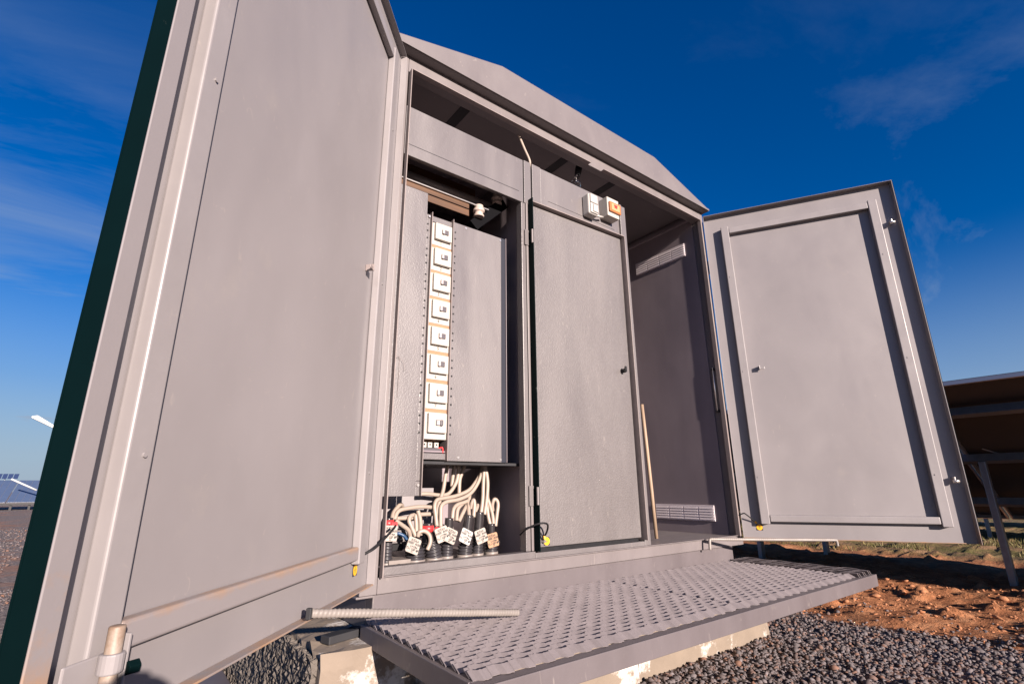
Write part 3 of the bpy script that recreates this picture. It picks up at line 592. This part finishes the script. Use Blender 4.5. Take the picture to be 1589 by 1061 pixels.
CAB = [
    ('leftmost power cable with red tape, beside the left door post', 0.088, 0.15, 0.021, 0.1, 0.172, 0.017, [[(0.1016, 0.15, 0.1655), (0.1148, 0.1667, 0.1897), (0.1454, 0.1833, 0.2143), (0.1635, 0.2, 0.2091)], [(0.1111, 0.15, 0.1651), (0.1308, 0.16, 0.1937), (0.1821, 0.17, 0.2027), (0.2383, 0.18, 0.2053), (0.2916, 0.19, 0.2004)], [(0.1115, 0.14, 0.1613), (0.1446, 0.1467, 0.1419), (0.1707, 0.1533, 0.1242), (0.1825, 0.16, 0.1019)]], True, 0),
    ('second power cable from the left, cores looping over its collar', 0.205, 0.16, 0.037, 0.062, 0.095, 0.024, [[(0.205, 0.16, 0.1006), (0.189, 0.1667, 0.1353), (0.1811, 0.1733, 0.1569), (0.1886, 0.18, 0.1716), (0.2095, 0.1867, 0.1758), (0.2465, 0.1933, 0.1765), (0.2927, 0.2, 0.1759)], [(0.2134, 0.17, 0.1037), (0.2121, 0.1733, 0.1425), (0.21, 0.1767, 0.1687), (0.2112, 0.18, 0.1773)], [(0.2276, 0.165, 0.1032), (0.2266, 0.1667, 0.1422), (0.2226, 0.1683, 0.1685), (0.2141, 0.17, 0.192)], [(0.2084, 0.15, 0.1011), (0.2122, 0.146, 0.116), (0.2302, 0.142, 0.1195), (0.2491, 0.138, 0.1058), (0.2531, 0.134, 0.0802), (0.2394, 0.13, 0.054)], [(0.139, 0.19, 0.1657), (0.1939, 0.19, 0.1657), (0.2194, 0.19, 0.1656)]], False, 0),
    ('third power cable from the left, red taped, thick ribbed conduit', 0.285, 0.16, 0.032, 0.082, 0.145, 0.019, [[(0.2929, 0.16, 0.1306), (0.2892, 0.166, 0.175), (0.287, 0.172, 0.2064), (0.3002, 0.178, 0.2288), (0.3364, 0.184, 0.2349), (0.3963, 0.19, 0.2433), (0.4585, 0.196, 0.2642), (0.4983, 0.202, 0.2986), (0.5268, 0.208, 0.3341), (0.5369, 0.214, 0.36), (0.5406, 0.22, 0.3862)], [(0.3072, 0.155, 0.1301), (0.3088, 0.1606, 0.1744), (0.3141, 0.1663, 0.2058), (0.341, 0.1719, 0.2211), (0.4007, 0.1775, 0.2291), (0.4566, 0.1831, 0.2497), (0.4959, 0.1887, 0.2885), (0.5239, 0.1944, 0.3388), (0.5367, 0.2, 0.3852)], [(0.3076, 0.17, 0.1293), (0.3054, 0.18, 0.192), (0.3206, 0.19, 0.2282), (0.3389, 0.2, 0.2653), (0.354, 0.21, 0.3228), (0.3723, 0.22, 0.3822)]], True, -0.25),
    ('fourth power cable from the left, in slim ribbed conduit', 0.345, 0.17, 0.025, 0.08, 0.16, 0.017, [[(0.3672, 0.17, 0.1491), (0.376, 0.1775, 0.1899), (0.3971, 0.185, 0.2079), (0.4335, 0.1925, 0.2163), (0.4678, 0.2, 0.2251)], [(0.3868, 0.17, 0.1483), (0.3995, 0.1833, 0.1891), (0.4303, 0.1967, 0.2115), (0.4622, 0.21, 0.2202)], [(0.3982, 0.17, 0.1455), (0.4306, 0.1867, 0.1833), (0.4553, 0.2033, 0.206), (0.4745, 0.22, 0.2247)], [(0.2385, 0.2, 0.2525), (0.2751, 0.2033, 0.252), (0.3265, 0.2067, 0.2466), (0.3678, 0.21, 0.2507), (0.3977, 0.2133, 0.2793), (0.4163, 0.2167, 0.3184), (0.4227, 0.22, 0.3834)], [(0.3959, 0.23, 0.2794), (0.4031, 0.23, 0.3384), (0.4095, 0.23, 0.3835)], [(0.4206, 0.21, 0.2259), (0.4237, 0.2133, 0.2987), (0.434, 0.2167, 0.3285), (0.4591, 0.22, 0.3842)]], False, 0.06),
    ('middle power cable with wide black sleeve, fifth from the left', 0.424, 0.165, 0.031, 0.058, 0.168, 0.02, [[(0.4437, 0.165, 0.1601), (0.4558, 0.19, 0.2063), (0.4798, 0.215, 0.2591), (0.5232, 0.24, 0.2991)], [(0.4643, 0.165, 0.1593), (0.4707, 0.1687, 0.2063), (0.4681, 0.1725, 0.2255), (0.4618, 0.1763, 0.2112), (0.4615, 0.18, 0.192)], [(0.4616, 0.17, 0.1592), (0.4885, 0.18, 0.1912), (0.5009, 0.19, 0.2051)]], False, 0.12),
    ('tall black sleeved power cable, second from the right', 0.484, 0.165, 0.024, 0.082, 0.178, 0.019, [[(0.4999, 0.165, 0.1674), (0.5118, 0.17, 0.2246), (0.5177, 0.175, 0.2833), (0.5237, 0.18, 0.3333), (0.5313, 0.185, 0.3538), (0.5363, 0.19, 0.3847)], [(0.5147, 0.16, 0.167), (0.5294, 0.166, 0.2243), (0.5381, 0.172, 0.2832), (0.5381, 0.178, 0.3233), (0.5344, 0.184, 0.3538), (0.5395, 0.19, 0.3848)]], False, 0.06),
    ('rightmost power cable with one core looped up beside it', 0.556, 0.17, 0.027, 0.05, 0.13, 0.016, [[(0.5525, 0.17, 0.1197), (0.5464, 0.1775, 0.1556), (0.5438, 0.185, 0.2041), (0.5518, 0.1925, 0.2334), (0.5534, 0.2, 0.2986)], [(0.5681, 0.17, 0.1189), (0.5652, 0.175, 0.1647), (0.5541, 0.18, 0.204), (0.5467, 0.185, 0.2336), (0.5435, 0.19, 0.2834)], [(0.5845, 0.18, 0.1176), (0.5944, 0.1833, 0.1634), (0.6026, 0.1867, 0.2026), (0.5979, 0.19, 0.2216), (0.5861, 0.1933, 0.2243), (0.5802, 0.1967, 0.2029), (0.5845, 0.2, 0.178)]], False, 0)]
for a in CAB: cable(*a)
def ctag(label, x, y, z, rot, m, hide=False):
    t = thing('cable_tag', label, 'tag', (x, y, z), 'tags hung on the power cables')
    h = .0262
    Mx = Matrix.Translation((x, y, z)) @ Matrix.Rotation(rot, 4, 'Y') @ Matrix.Rotation(R(-6), 4, 'X')
    MB().prism([Mx @ Vector(p) for p in ((-h, 0, -h * .85), (-h * .85, 0, -h), (h * .85, 0, -h), (h, 0, -h * .85), (h, 0, h * .85), (h * .85, 0, h), (-h * .85, 0, h), (-h, 0, h * .85))], Mx.to_3x3() @ Vector((0, .0025, 0))).build('plate', m, t)
    for i, (s, dx_, dz) in enumerate((('КЛ-0,4', 0, .0165), ('АВВГ 4х50', 0, .0065), ('L=19м', .003, -.004), ('ТП-1 ЩР №8', 0, -.0135))):
        text('writing', s, .0105, Mx @ Matrix.Translation((dx_, -.0008, dz)) @ Matrix.Rotation(R(90), 4, 'X'), M_ink, t, bold=.0003)
    MB().box(-.004, .004, -.0010, -.0004, -.0225, -.0200, Mx).build('slot', M_ink, t)
    MB().tube([Mx @ Vector((0, -.001, .021)), Mx @ Vector((.0, .012, .030)), Mx @ Vector((.002, .03, .034))], .0011, 6).build('tie', M_black, t)
TAGS = [
    ('cable tag hanging from leftmost cable, below red tape', 0.0807, 0.112, 0.1218, R(3), M_tag),
    ('cable tag tilted over second cable, lowest hung tag', 0.1711, 0.108, 0.0756, R(22), M_tag),
    ('cable tag on third cable, overlapping its right neighbour', 0.293, 0.116, 0.1065, R(-17), M_tag),
    ('cable tag partly hidden behind the tag on its left', 0.3369, 0.128, 0.0978, R(24), M_tag),
    ('whitest cable tag hanging alone in the middle of the bundle', 0.4005, 0.118, 0.0921, R(25), M_tag3),
    ('cable tag second from the right, slightly tilted left', 0.4729, 0.12, 0.0893, R(-16), M_tag),
    ('orange tinted cable tag hanging rightmost', 0.5309, 0.122, 0.0706, R(-10), M_tag2)]
for a in TAGS: ctag(*a)

# ------------------------------------------------------------------ small fittings
sw = thing('light_switch', 'white rocker light switch left of the orange-windowed box', 'switch', (1.085, .0, 1.67))
MB().box(1.048, 1.118, -.026, YF - .0005, 1.672, 1.795).build('housing', M_white2, sw, bevel=.009, seg=4)
MB().box(1.056, 1.111, -.0345, -.0265, 1.738, 1.790).build('cap', M_white2, sw, bevel=.005, seg=3)
MB().box(1.056, 1.111, -.032, -.0265, 1.678, 1.736).build('rocker_frame', M_white2, sw, bevel=.003, seg=3)
MB().box(1.072, 1.108, -.0375, -.0325, 1.685, 1.730).build('rocker', M_white2, sw, bevel=.002, seg=3)
MB().tube([(1.118, -.004, 1.69), (1.15, -.006, 1.692), (1.178, -.002, 1.70)], .006, 8).build('lead', M_white2, sw, smooth=True)
bx = thing('breaker_enclosure', 'white plastic box with orange window beside the light switch', 'fuse box', (1.23, .0, 1.70))
MB().box(1.185, 1.279, -.035, YF - .0005, 1.702, 1.818).build('housing', M_white, bx, bevel=.003, seg=3)
MB().box(1.193, 1.283, -.047, -.0355, 1.727, 1.787).build('window', M_orange, bx, bevel=.003, seg=2)
MB().box(1.205, 1.270, -.0485, -.0474, 1.737, 1.777).build('window_inner', mat('orange_deep', (.66, .25, .13), rough=.25), bx)
for x in (1.228, 1.240): MB().box(x, x + .007, -.052, -.0488, 1.752, 1.766).build('breaker_lever', M_red, bx)
MB().box(1.224, 1.251, -.0515, -.0488, 1.7665, 1.770).build('breaker_lever', M_red, bx)
bl = thing('bare_bulb', 'bare glass bulb in black socket hanging below the ceiling', 'light bulb', (1.10, .09, 1.95))
MB().tube([(1.115, .075, 2.074), (1.100, .085, 2.03), (1.096, .088, 2.000), (1.090, .09, 1.975)], [.012, .020, .019, .015], 14).build('socket', M_black, bl, smooth=True)
zs = [(1.974, .011), (1.962, .013), (1.950, .020), (1.936, .027), (1.920, .029), (1.905, .025), (1.896, .014), (1.893, .003)]
MB().tube([(1.088 - (1.974 - z) * .15, .091, z) for z, _ in zs], [r for _, r in zs], 16).build('glass', M_glass, bl, smooth=True)
MB().box(1.075, 1.16, .046, .10, 2.076, 2.084).build('bracket', M_dark, bl)
MB().tube([(1.08, .09, 1.965), (1.083, .09, 1.935), (1.078, .09, 1.93), (1.073, .09, 1.965)], .0009, 5).build('filament', M_zinc, bl)
stk = MB().tube([(1.605, .145, .008), (1.598, .147, .25), (1.590, .150, .50), (1.583, .153, .72)], [.009, .010, .010, .009], 12).build('wooden_stick', M_wood, None, smooth=True, origin=(1.605, .145, 0))
tag(stk, 'pale wooden stick leaning in the empty right compartment', 'stick')

# ------------------------------------------------------------------ platform
pf = thing('step_platform', 'grey steel step platform with expanded metal tread below the opening', 'platform', (1.06, -.32, -.17))
def pb(name, m, *boxes, bevel=.002):
    b = MB()
    for x in boxes: b.box(*x)
    return b.build(name, m, pf, bevel=bevel)
PX0, PX1, PY0 = -.047, 2.172, -.652
pb('front_beam', M_skirt, (PX0, PX1, PY0, PY0 + .006, -.178, -.1275), (PX0, PX1, PY0 + .0062, PY0 + .040, -.1335, -.1285))
pb('side_beam', M_skirt, (PX0, PX0 + .006, PY0 + .041, .010, -.178, -.1275), (PX0 + .0062, PX0 + .040, PY0 + .041, .010, -.1335, -.1285))
pb('side_beam', M_skirt, (PX1 - .006, PX1, PY0 + .041, .010, -.178, -.1275), (PX1 - .040, PX1 - .0062, PY0 + .041, .010, -.1335, -.1285))
pb('rear_beam', M_skirt, (PX0 + .041, PX1 - .041, -.03, .010, -.142, -.1345))
for x in (.5, 1.06, 1.62): pb('cross_bar', M_dark, (x, x + .03, PY0 + .045, -.035, -.165, -.1345))
for x in (.08, 2.04):
    MB().prism([(x, -.56, -.150), (x, -.60, -.150), (x, .0, -.36), (x, .0, -.33)], (.035, 0, 0)).build('bracket', M_dark, pf)
def sheet(x0, x1, y0, y1, flip, z0):
    L, p, w, th = (.16 if flip else .062), .0292, .0285, .0024; b = MB(); a = R(44 if flip else 26)
    cv = Vector((0, math.cos(a), math.sin(a))) * w / 2; nv = Vector((0, -math.sin(a), math.cos(a))) * th / 2
    rows = int((y1 - y0 - .012) / p)
    for j in range(rows + 1):
        yc = y0 + .012 + j * p; n = int((x1 - x0) / (L / 12)); prev = None; pts = []
        for i in range(n + 1):
            x = x0 + i * L / 12; ph = (i / 12 + (j % 2) * .5) % 1.0
            tri = abs(ph - .5) * 2                       # 1 at bonds .. 0 at mid
            tri = min(1, max(0, (tri - .37) / .26))
            pts.append(Vector((x, yc + (tri - .5) * p * (.25 if flip else .50), z0 + (rng.random() - .5) * .0015 + (.5 - tri) * .002)))
        vs = []
        for q in pts: vs += [q - cv - nv, q + cv - nv, q + cv + nv, q - cv + nv]
        fs = [(4 * i + k, 4 * i + (k + 1) % 4, 4 * i + 4 + (k + 1) % 4, 4 * i + 4 + k) for i in range(len(pts) - 1) for k in range(4)]
        fs += [(3, 2, 1, 0), tuple(4 * (len(pts) - 1) + k for k in range(4))]
        b.add([tuple(v) for v in vs], fs)
    if flip:      # this strip is turned a quarter: strands run front to back, leaning towards the left
        b.v = [(x1 - (v[1] - y0), y0 + (v[0] - x0), v[2]) for v in b.v]
    return b.build('tread_sheet', M_grate, pf)
sheet(PX0 + .012, 1.04, PY0 + .036, .004, False, -.1205)
sheet(1.052, 2.005, PY0 + .036, .004, False, -.1225)
o_ = sheet(2.01, 2.01 + .622, PY0 + .018, PY0 + .018 + .160, True, -.1205)
o_.data.transform(Matrix.Translation((PX1 - .004 - 2.632, 0, 0)))

# rebar door stays
def rebar(p0, p1, r, label, hook=None):
    P0, P1 = Vector(p0), Vector(p1); n = int((P1 - P0).length / .0028); pts = [P0.lerp(P1, i / n) for i in range(n + 1)]
    t = (P1 - P0).normalized(); u = t.orthogonal().normalized(); w = t.cross(u); seg = 16; vs = []
    for i, q in enumerate(pts):
        for k in range(seg):
            a = 2 * math.pi * k / seg
            ph = (i * .0028 / .011 + (k / seg) * 1.0) % 1.0
            rr = r * (1.10 if ph < .38 else .94)
            if k in (0, seg // 2): rr = r * 1.10
            vs.append(tuple(q + (u * math.cos(a) + w * math.sin(a)) * rr))
    fs = [(i * seg + k, i * seg + (k + 1) % seg, (i + 1) * seg + (k + 1) % seg, (i + 1) * seg + k) for i in range(len(pts) - 1) for k in range(seg)]
    fs += [tuple(range(seg)), tuple(range((len(pts) - 1) * seg, len(pts) * seg))]
    b = MB().add(vs, fs)
    if hook:
        for q in hook: b.tube(spline(q, 6), r * .95, 10)
    o = b.build('rebar_stay', M_rebar, None, smooth=True, origin=tuple(P0)); tag(o, label, 'rod', 'ribbed door stay rods'); return o
rA = ML @ Vector((.452, .035, .008))
rebar(tuple(rA), (.342, -.282, -.1005), .0095, 'thick ribbed steel rod lying from the left door onto the tread', None)
cl_ = MB().box(.452, .462, .0255, .0375, -.004, .020, ML).build('stay_clip', M_dark, dL, bevel=.002)
rB0 = Vector((1.80, -.045, .006)); rB1 = MR @ Vector((.44, .052, -.006))
rebar(tuple(rB0), tuple(rB1), .0075, 'thin ribbed rod holding the right door from the sill', [[tuple(rB0), (1.795, -.045, -.002), (1.79, -.045, -.045)], [tuple(rB1), tuple(rB1 + Vector((.008, -.005, -.004))), tuple(rB1 + Vector((.010, -.006, -.03)))]])

# ------------------------------------------------------------------ concrete footing
ft = thing('concrete_footing', 'weathered concrete strip footing carrying the kiosk', 'footing', (1.0, .6, ZG - .1))
def rough_block(x0, x1, y0, y1, z0, z1, name, m, amp, st=.03, seed=0):
    bm = bmesh.new(); bmesh.ops.create_cube(bm, size=1)
    for v in bm.verts: v.co = Vector((x0 + (v.co.x + .5) * (x1 - x0), y0 + (v.co.y + .5) * (y1 - y0), z0 + (v.co.z + .5) * (z1 - z0)))
    for ax, ln in ((0, x1 - x0), (1, y1 - y0), (2, z1 - z0)):
        k = max(1, int(ln / st))
        for i in range(1, k):
            co = [x0, y0, z0]; co[ax] += ln * i / k; no = [0, 0, 0]; no[ax] = 1
            bmesh.ops.bisect_plane(bm, geom=bm.verts[:] + bm.edges[:] + bm.faces[:], plane_co=co, plane_no=no)
    rs = np.random.default_rng(seed); 
    for v in bm.verts:
        a = amp(v.co) if callable(amp) else amp
        v.co += Vector(rs.normal(0, 1, 3)) * a
    o0 = Vector(ORI[ft.name]); bm.transform(Matrix.Translation(-o0)); me = bpy.data.meshes.new(name); bm.to_mesh(me); bm.free()
    o = bpy.data.objects.new(name, me); COL.objects.link(o); o.parent = ft; me.materials.append(m); return o
amp = lambda c: .0035 + (.016 if c.x < -.165 else 0)
rough_block(-.185, 1.12, -.085, 1.35, ZG - .08, -.168, 'block', M_conc, lambda c: .0018 + (.004 if c.x < -.17 else 0), .04, 1)
rough_block(1.128, 2.2, -.08, 1.35, ZG - .08, -.172, 'block', M_conc, lambda c: .0018, .05, 2)
rough_block(-.205, -.187, -.05, 1.3, ZG - .05, -.185, 'broken_face', M_concR, lambda c: .0032, .0085, 3)
for (x, y, sx_, sy_, r_) in ((-.10, .03, .055, .022, .3), (-.045, .055, .02, .02, .8)):
    b = MB(); Mx = Matrix.Translation((x, y, -.1545)) @ Matrix.Rotation(r_, 4, 'Z'); b.box(-sx_, sx_, -sy_, sy_, -.0125, .010, Mx); b.build('packing_plate', M_dark, ft, bevel=.003)
b = MB().box(-.155, -.02, -.03, .03, -.0, .0, Matrix.Identity(4)) if False else None
slab = MB().box(-.62, -.24, .55, 1.9, ZG - .05, ZG + .055).build('concrete_slab', M_skirt, None, bevel=.006, origin=(-.43, 1.2, ZG)); tag(slab, 'grey slab lying on the gravel behind the left door', 'slab')

# ------------------------------------------------------------------ gravel, clods, grass
ICO = None
def ico():
    b = bmesh.new(); bmesh.ops.create_icosphere(b, subdivisions=1, radius=1); v = np.array([x.co[:] for x in b.verts]); f = np.array([[q.index for q in x.verts] for x in b.faces]); b.free(); return v, f
IV, IF = ico()
def scatter(name, P, Rr, m, label, squash=.75, tones=None, seed=1, flat=False):
    r = np.random.default_rng(seed); n = len(P)
    q = r.normal(size=(n, 4)); q /= np.linalg.norm(q, axis=1)[:, None]; w, x, y, z = q.T
    RM = np.stack([1 - 2 * (y * y + z * z), 2 * (x * y - w * z), 2 * (x * z + w * y), 2 * (x * y + w * z), 1 - 2 * (x * x + z * z), 2 * (y * z - w * x), 2 * (x * z - w * y), 2 * (y * z + w * x), 1 - 2 * (x * x + y * y)], 1).reshape(n, 3, 3)
    base = IV[None] * (1 + r.uniform(-.38, .38, (n, len(IV), 1))) * r.uniform(.45, 1.2, (n, 1, 3))
    V = np.einsum('nij,nkj->nki', RM, base) * Rr[:, None, None]; V[:, :, 2] *= squash
    V = V + P[:, None, :]; F = IF[None] + (np.arange(n) * len(IV))[:, None, None]
    me = bpy.data.meshes.new(name); V = V.reshape(-1, 3); F = F.reshape(-1, 3)
    me.vertices.add(len(V)); me.vertices.foreach_set('co', V.ravel()); me.loops.add(F.size); me.loops.foreach_set('vertex_index', F.ravel())
    me.polygons.add(len(F)); me.polygons.foreach_set('loop_start', np.arange(0, F.size, 3)); me.update(calc_edges=True)
    if tones is not None:
        at = me.attributes.new('tone', 'FLOAT', 'POINT'); at.data.foreach_set('value', np.repeat(tones, len(IV)))
    o = bpy.data.objects.new(name, me); COL.objects.link(o); me.materials.append(m); tag(o, label, kind='stuff'); return o
pts = []; rad = []
def zone(x0, x1, y0, y1, dens, r0, r1, cond=None, lift=.3):
    n = int((x1 - x0) * (y1 - y0) * dens); x = rng.uniform(x0, x1, n); y = rng.uniform(y0, y1, n); r = rng.uniform(r0, r1, n) ** 1.0
    k = np.ones(n, bool) if cond is None else cond(x, y)
    x, y, r = x[k], y[k], r[k]; z = ground_z(x, y) + r * rng.uniform(-.1, lift * 2, len(x))
    pts.append(np.stack([x, y, z], 1)); rad.append(r)
edge = lambda x, y: (x < 2.78 + .09 * np.sin(y * 5) + rng.normal(0, .07, len(x)))
out_ft = lambda x, y: ~((x > -.24) & (x < 2.2) & (y > -.085))
zone(.4, 3.1, -1.75, -.09, 4300, .006, .0135, edge)
zone(.4, 3.0, -1.75, -.09, 160, .013, .021, edge)
zone(2.2, 3.1, -.09, 1.5, 3200, .006, .0135, edge)
zone(-1.3, -.2, -.2, 2.6, 1500, .010, .020, lambda x, y: out_ft(x, y) & ~((x > -.62) & (x < -.24) & (y > .55)))
zone(-4.2, -1.2, .3, 4.5, 950, .006, .014)
zone(-7, -1.5, 4.5, 14, 110, .007, .022)
zone(2.8, 3.5, -1.6, .8, 90, .006, .014)
P = np.concatenate(pts); Rr = np.concatenate(rad); tones = np.clip(rng.normal(.55, .19, len(P)), 0, 1)
scatter('gravel', P, Rr, M_stone, 'grey and pinkish crushed stone spread around the kiosk', tones=tones)
pts = []; rad = []
zone(2.8, 4.9, -1.6, 1.1, 260, .004, .012); zone(3.3, 4.7, -1.4, .4, 28, .012, .036); zone(2.9, 3.4, -1.1, .3, 8, .02, .03)
P = np.concatenate(pts); Rr = np.concatenate(rad)
scatter('dirt_clods', P, Rr, M_clod, 'loose clods of orange earth beside the gravel', squash=.55, seed=5)
# orange clods inside the gravel
def grass(name, n, x0, x1, y0, y1, h, label):
    x = rng.uniform(x0, x1, n); y = rng.uniform(y0, y1, n); k = (fbm(x * 1.4, y * 1.4, 3, 9) > -.04) & (rng.random(n) < .9); x, y = x[k], y[k]; n = len(x)
    z = ground_z(x, y); a = rng.uniform(0, 6.28, n); hh = rng.uniform(.35, 1, n) * h; w = .006; lx = rng.normal(0, .5, n) * hh; ly = rng.normal(0, .5, n) * hh
    V = np.stack([np.stack([x - w * np.cos(a), y - w * np.sin(a), z - .01], 1), np.stack([x + w * np.cos(a), y + w * np.sin(a), z - .01], 1), np.stack([x + lx, y + ly, z + hh], 1)], 1).reshape(-1, 3)
    F = np.arange(n * 3).reshape(-1, 3); me = bpy.data.meshes.new(name); me.from_pydata(V.tolist(), [], F.tolist()); me.update()
    o = bpy.data.objects.new(name, me); COL.objects.link(o); me.materials.append(M_grass); tag(o, label, kind='stuff')
grass('grass', 9000, 6.5, 9.2, -2.0, 4.0, .075, 'thin dry grass growing in the sunny lane between the panel rows')

# ------------------------------------------------------------------ solar tables
def solar_table(label, x0, y0, ncol, group, zhi=.93, zlo=.12, wdt=1.9, posts=(), rear=()):
    t = thing('solar_table', label, 'solar array', (x0 + .9, y0, ZG), group)
    tilt = Vector((wdt, 0, zlo - zhi)); ln = tilt.length; dx_ = tilt.normalized(); nn = Vector((-dx_.z, 0, dx_.x)); pw = 1.0
    for i in range(ncol):
        for j in range(1):
            o = Vector((x0, y0 + i * (pw + .02), zhi)); Mx = Matrix(((dx_.x, 0, nn.x, o.x), (0, 1, 0, o.y), (dx_.z, 0, nn.z, o.z), (0, 0, 0, 1)))
            p = MB().box(0, ln, 0, pw, 0, .004, Mx).build('panel', M_pvback, t)
            MB().box(.012, ln - .012, .012, pw - .012, .0045, .006, Mx).build('panel_glass', M_pvglass, p)
            fr = MB(); 
            for a, b2, c, d in ((0, ln, -.001, .012), (0, ln, pw - .012, pw + .001)): fr.box(a, b2, c, d, -.034, -.0005, Mx)
            for a, b2 in ((0, .012), (ln - .012, ln)): fr.box(a, b2, .0125, pw - .0125, -.034, -.0005, Mx)
            fr.build('panel_frame', M_pvframe, p)
    Lr = ncol * (pw + .02); M0 = Matrix(((dx_.x, 0, nn.x, x0), (0, 1, 0, y0), (dx_.z, 0, nn.z, zhi), (0, 0, 0, 1)))
    for s in (.30, ln * .45, ln * .80): MB().box(s, s + .05, -.05, Lr + .05, -.10, -.035, M0).build('purlin', M_galv, t)
    for y in rear: MB().box(x0 + 1.565, x0 + 1.635, y - .022, y + .022, ZG - .2, zhi + (zlo - zhi) * (1.6 / wdt) - .11).build('post', M_galv, t, bevel=.004)
    for y in posts:
        xp = x0 + .87; zt = zhi + (zlo - zhi) * (.87 / wdt) - .11
        MB().box(xp - .035, xp + .035, y - .022, y + .022, ZG - .2, zt).build('post', M_galv, t, bevel=.004)
        xq = x0 + 1.6
        MB().tube([(xp, y - .02, .55), (xq, y - 1.2, -.05)], .006, 6).build('brace', M_galv, t)
    return t
solar_table('nearest solar panel table seen from behind at right edge', 4.05, -5.6, 9, 'solar tables standing behind the kiosk', zhi=1.0, zlo=-.02, wdt=2.0, posts=(-4.3, -2.5, -.62, 1.35, 3.0), rear=(-4.3, -2.5, 1.0, 3.0))
solar_table('second solar panel table, behind the nearest one at right', 8.9, -7.5, 14, 'solar tables standing behind the kiosk', zhi=1.2, zlo=-.05, posts=(-5, -3.2, -1.4, .4, 2.2, 4))
solar_table('third solar panel table, farthest behind the right door', 12.0, -8.5, 17, 'solar tables standing behind the kiosk', zhi=1.35, zlo=-.05, posts=(-5, -2, 1, 4))
# far field: one long table facing the kiosk
fa = thing('solar_table', 'long blue solar table in the far distance at left edge', 'solar array', (-9, 30, ZG), 'far solar arrays at left')
for i in range(13):
    x = -15.2 + i * .98
    Mx = Matrix(((1, 0, 0, x), (0, .93, -.37, 29.6), (0, .37, .93, -.20), (0, 0, 0, 1)))
    p_ = MB().box(0, .95, 0, 2.6, 0, .03, Mx).build('panel', M_pvframe, fa)
    for k in range(4): MB().box(.02 + k * .2325, .235 + k * .2325, .03, 2.57, .0305, .034, Mx).build('panel_glass', M_pvfar, p_)
MB().box(-15.2, -2.5, 29.62, 29.70, -.29, -.215).build('purlin', M_dark, fa)
for i in range(22): MB().box(-15.1 + i * .6, -15.02 + i * .6, 29.7, 29.78, ZG - .2, -.225).build('post', M_dark, fa)
mast = thing('panel_mast', 'small row of four dark panels on a far mast at left', 'solar panel', (-12.3, 90, ZG))
for k in range(5):
    x = -13.6 + k * .52; MB().add([(x, 90, 1.85), (x + .44, 90, 1.86), (x + .49, 90.2, 2.48), (x + .05, 90.2, 2.47), (x, 90.05, 1.85), (x + .44, 90.05, 1.86), (x + .49, 90.25, 2.48), (x + .05, 90.25, 2.47)],
             [(0, 1, 2, 3), (7, 6, 5, 4), (0, 4, 5, 1), (1, 5, 6, 2), (2, 6, 7, 3), (3, 7, 4, 0)]).build('panel', M_pvglass, mast)
MB().tube([(-12.3, 90.4, ZG), (-12.3, 90.4, 2.1)], .06).build('pole', M_galv, mast)
lampo = thing('street_lamp', 'white lamp head on a pole showing past the green door edge', 'street lamp', (-2.7, 24, ZG))
MB().tube([(-2.7, 24, ZG), (-2.7, 24, 2.45)], .05, 12).build('pole', M_galv, lampo, smooth=True)
MB().prism([(-2.72, 23.9, 2.42), (-2.72, 23.9, 2.50), (-3.50, 23.9, 3.00), (-3.66, 23.9, 2.96), (-3.66, 23.9, 2.90)], (0, .28, 0)).build('lamp_head', M_lamp, lampo, bevel=.02)
pole2 = MB().tube([(-4.40, 29.2, .80), (-3.5, 29.2, .33)], .035, 10).build('white_pipe', M_lamp, None, smooth=True, origin=(-4.0, 29.2, .5)); tag(pole2, 'white pipe slanting in front of the far left solar field', 'pipe')

# ------------------------------------------------------------------ photographer's camera, whose shadow falls on the left door
pc = thing('photo_camera', 'camera on a tripod whose shadow falls low on the left door', 'camera', tuple(CAMP + Vector((-.05, -.1, -.7))))
back = Vector((-fw.x, -fw.y, 0)).normalized()
Mc = Matrix(((rt.x, back.x, 0, CAMP.x), (rt.y, back.y, 0, CAMP.y), (0, 0, 1, CAMP.z), (0, 0, 0, 1)))
MB().tube([Mc @ Vector((.034, .025, -.026)), Mc @ Vector((.034, .055, -.034))], [.044, .046], 20).build('lens', M_black, pc, smooth=True)
MB().box(-.01, .075, .056, .085, -.085, .018, Mc).build('body', M_black, pc, bevel=.012, seg=3)
MB().box(.016, .052, .058, .082, .0185, .030, Mc).build('prism', M_black, pc, bevel=.01, seg=3)
for a in (R(90), R(210), R(330)):
    MB().tube([Mc @ Vector((0, .07, -.09)), Mc @ Vector((.25 * math.cos(a), .12 + .25 * math.sin(a), ZG - CAMP.z))], [.013, .010], 10).build('tripod_leg', M_black, pc)
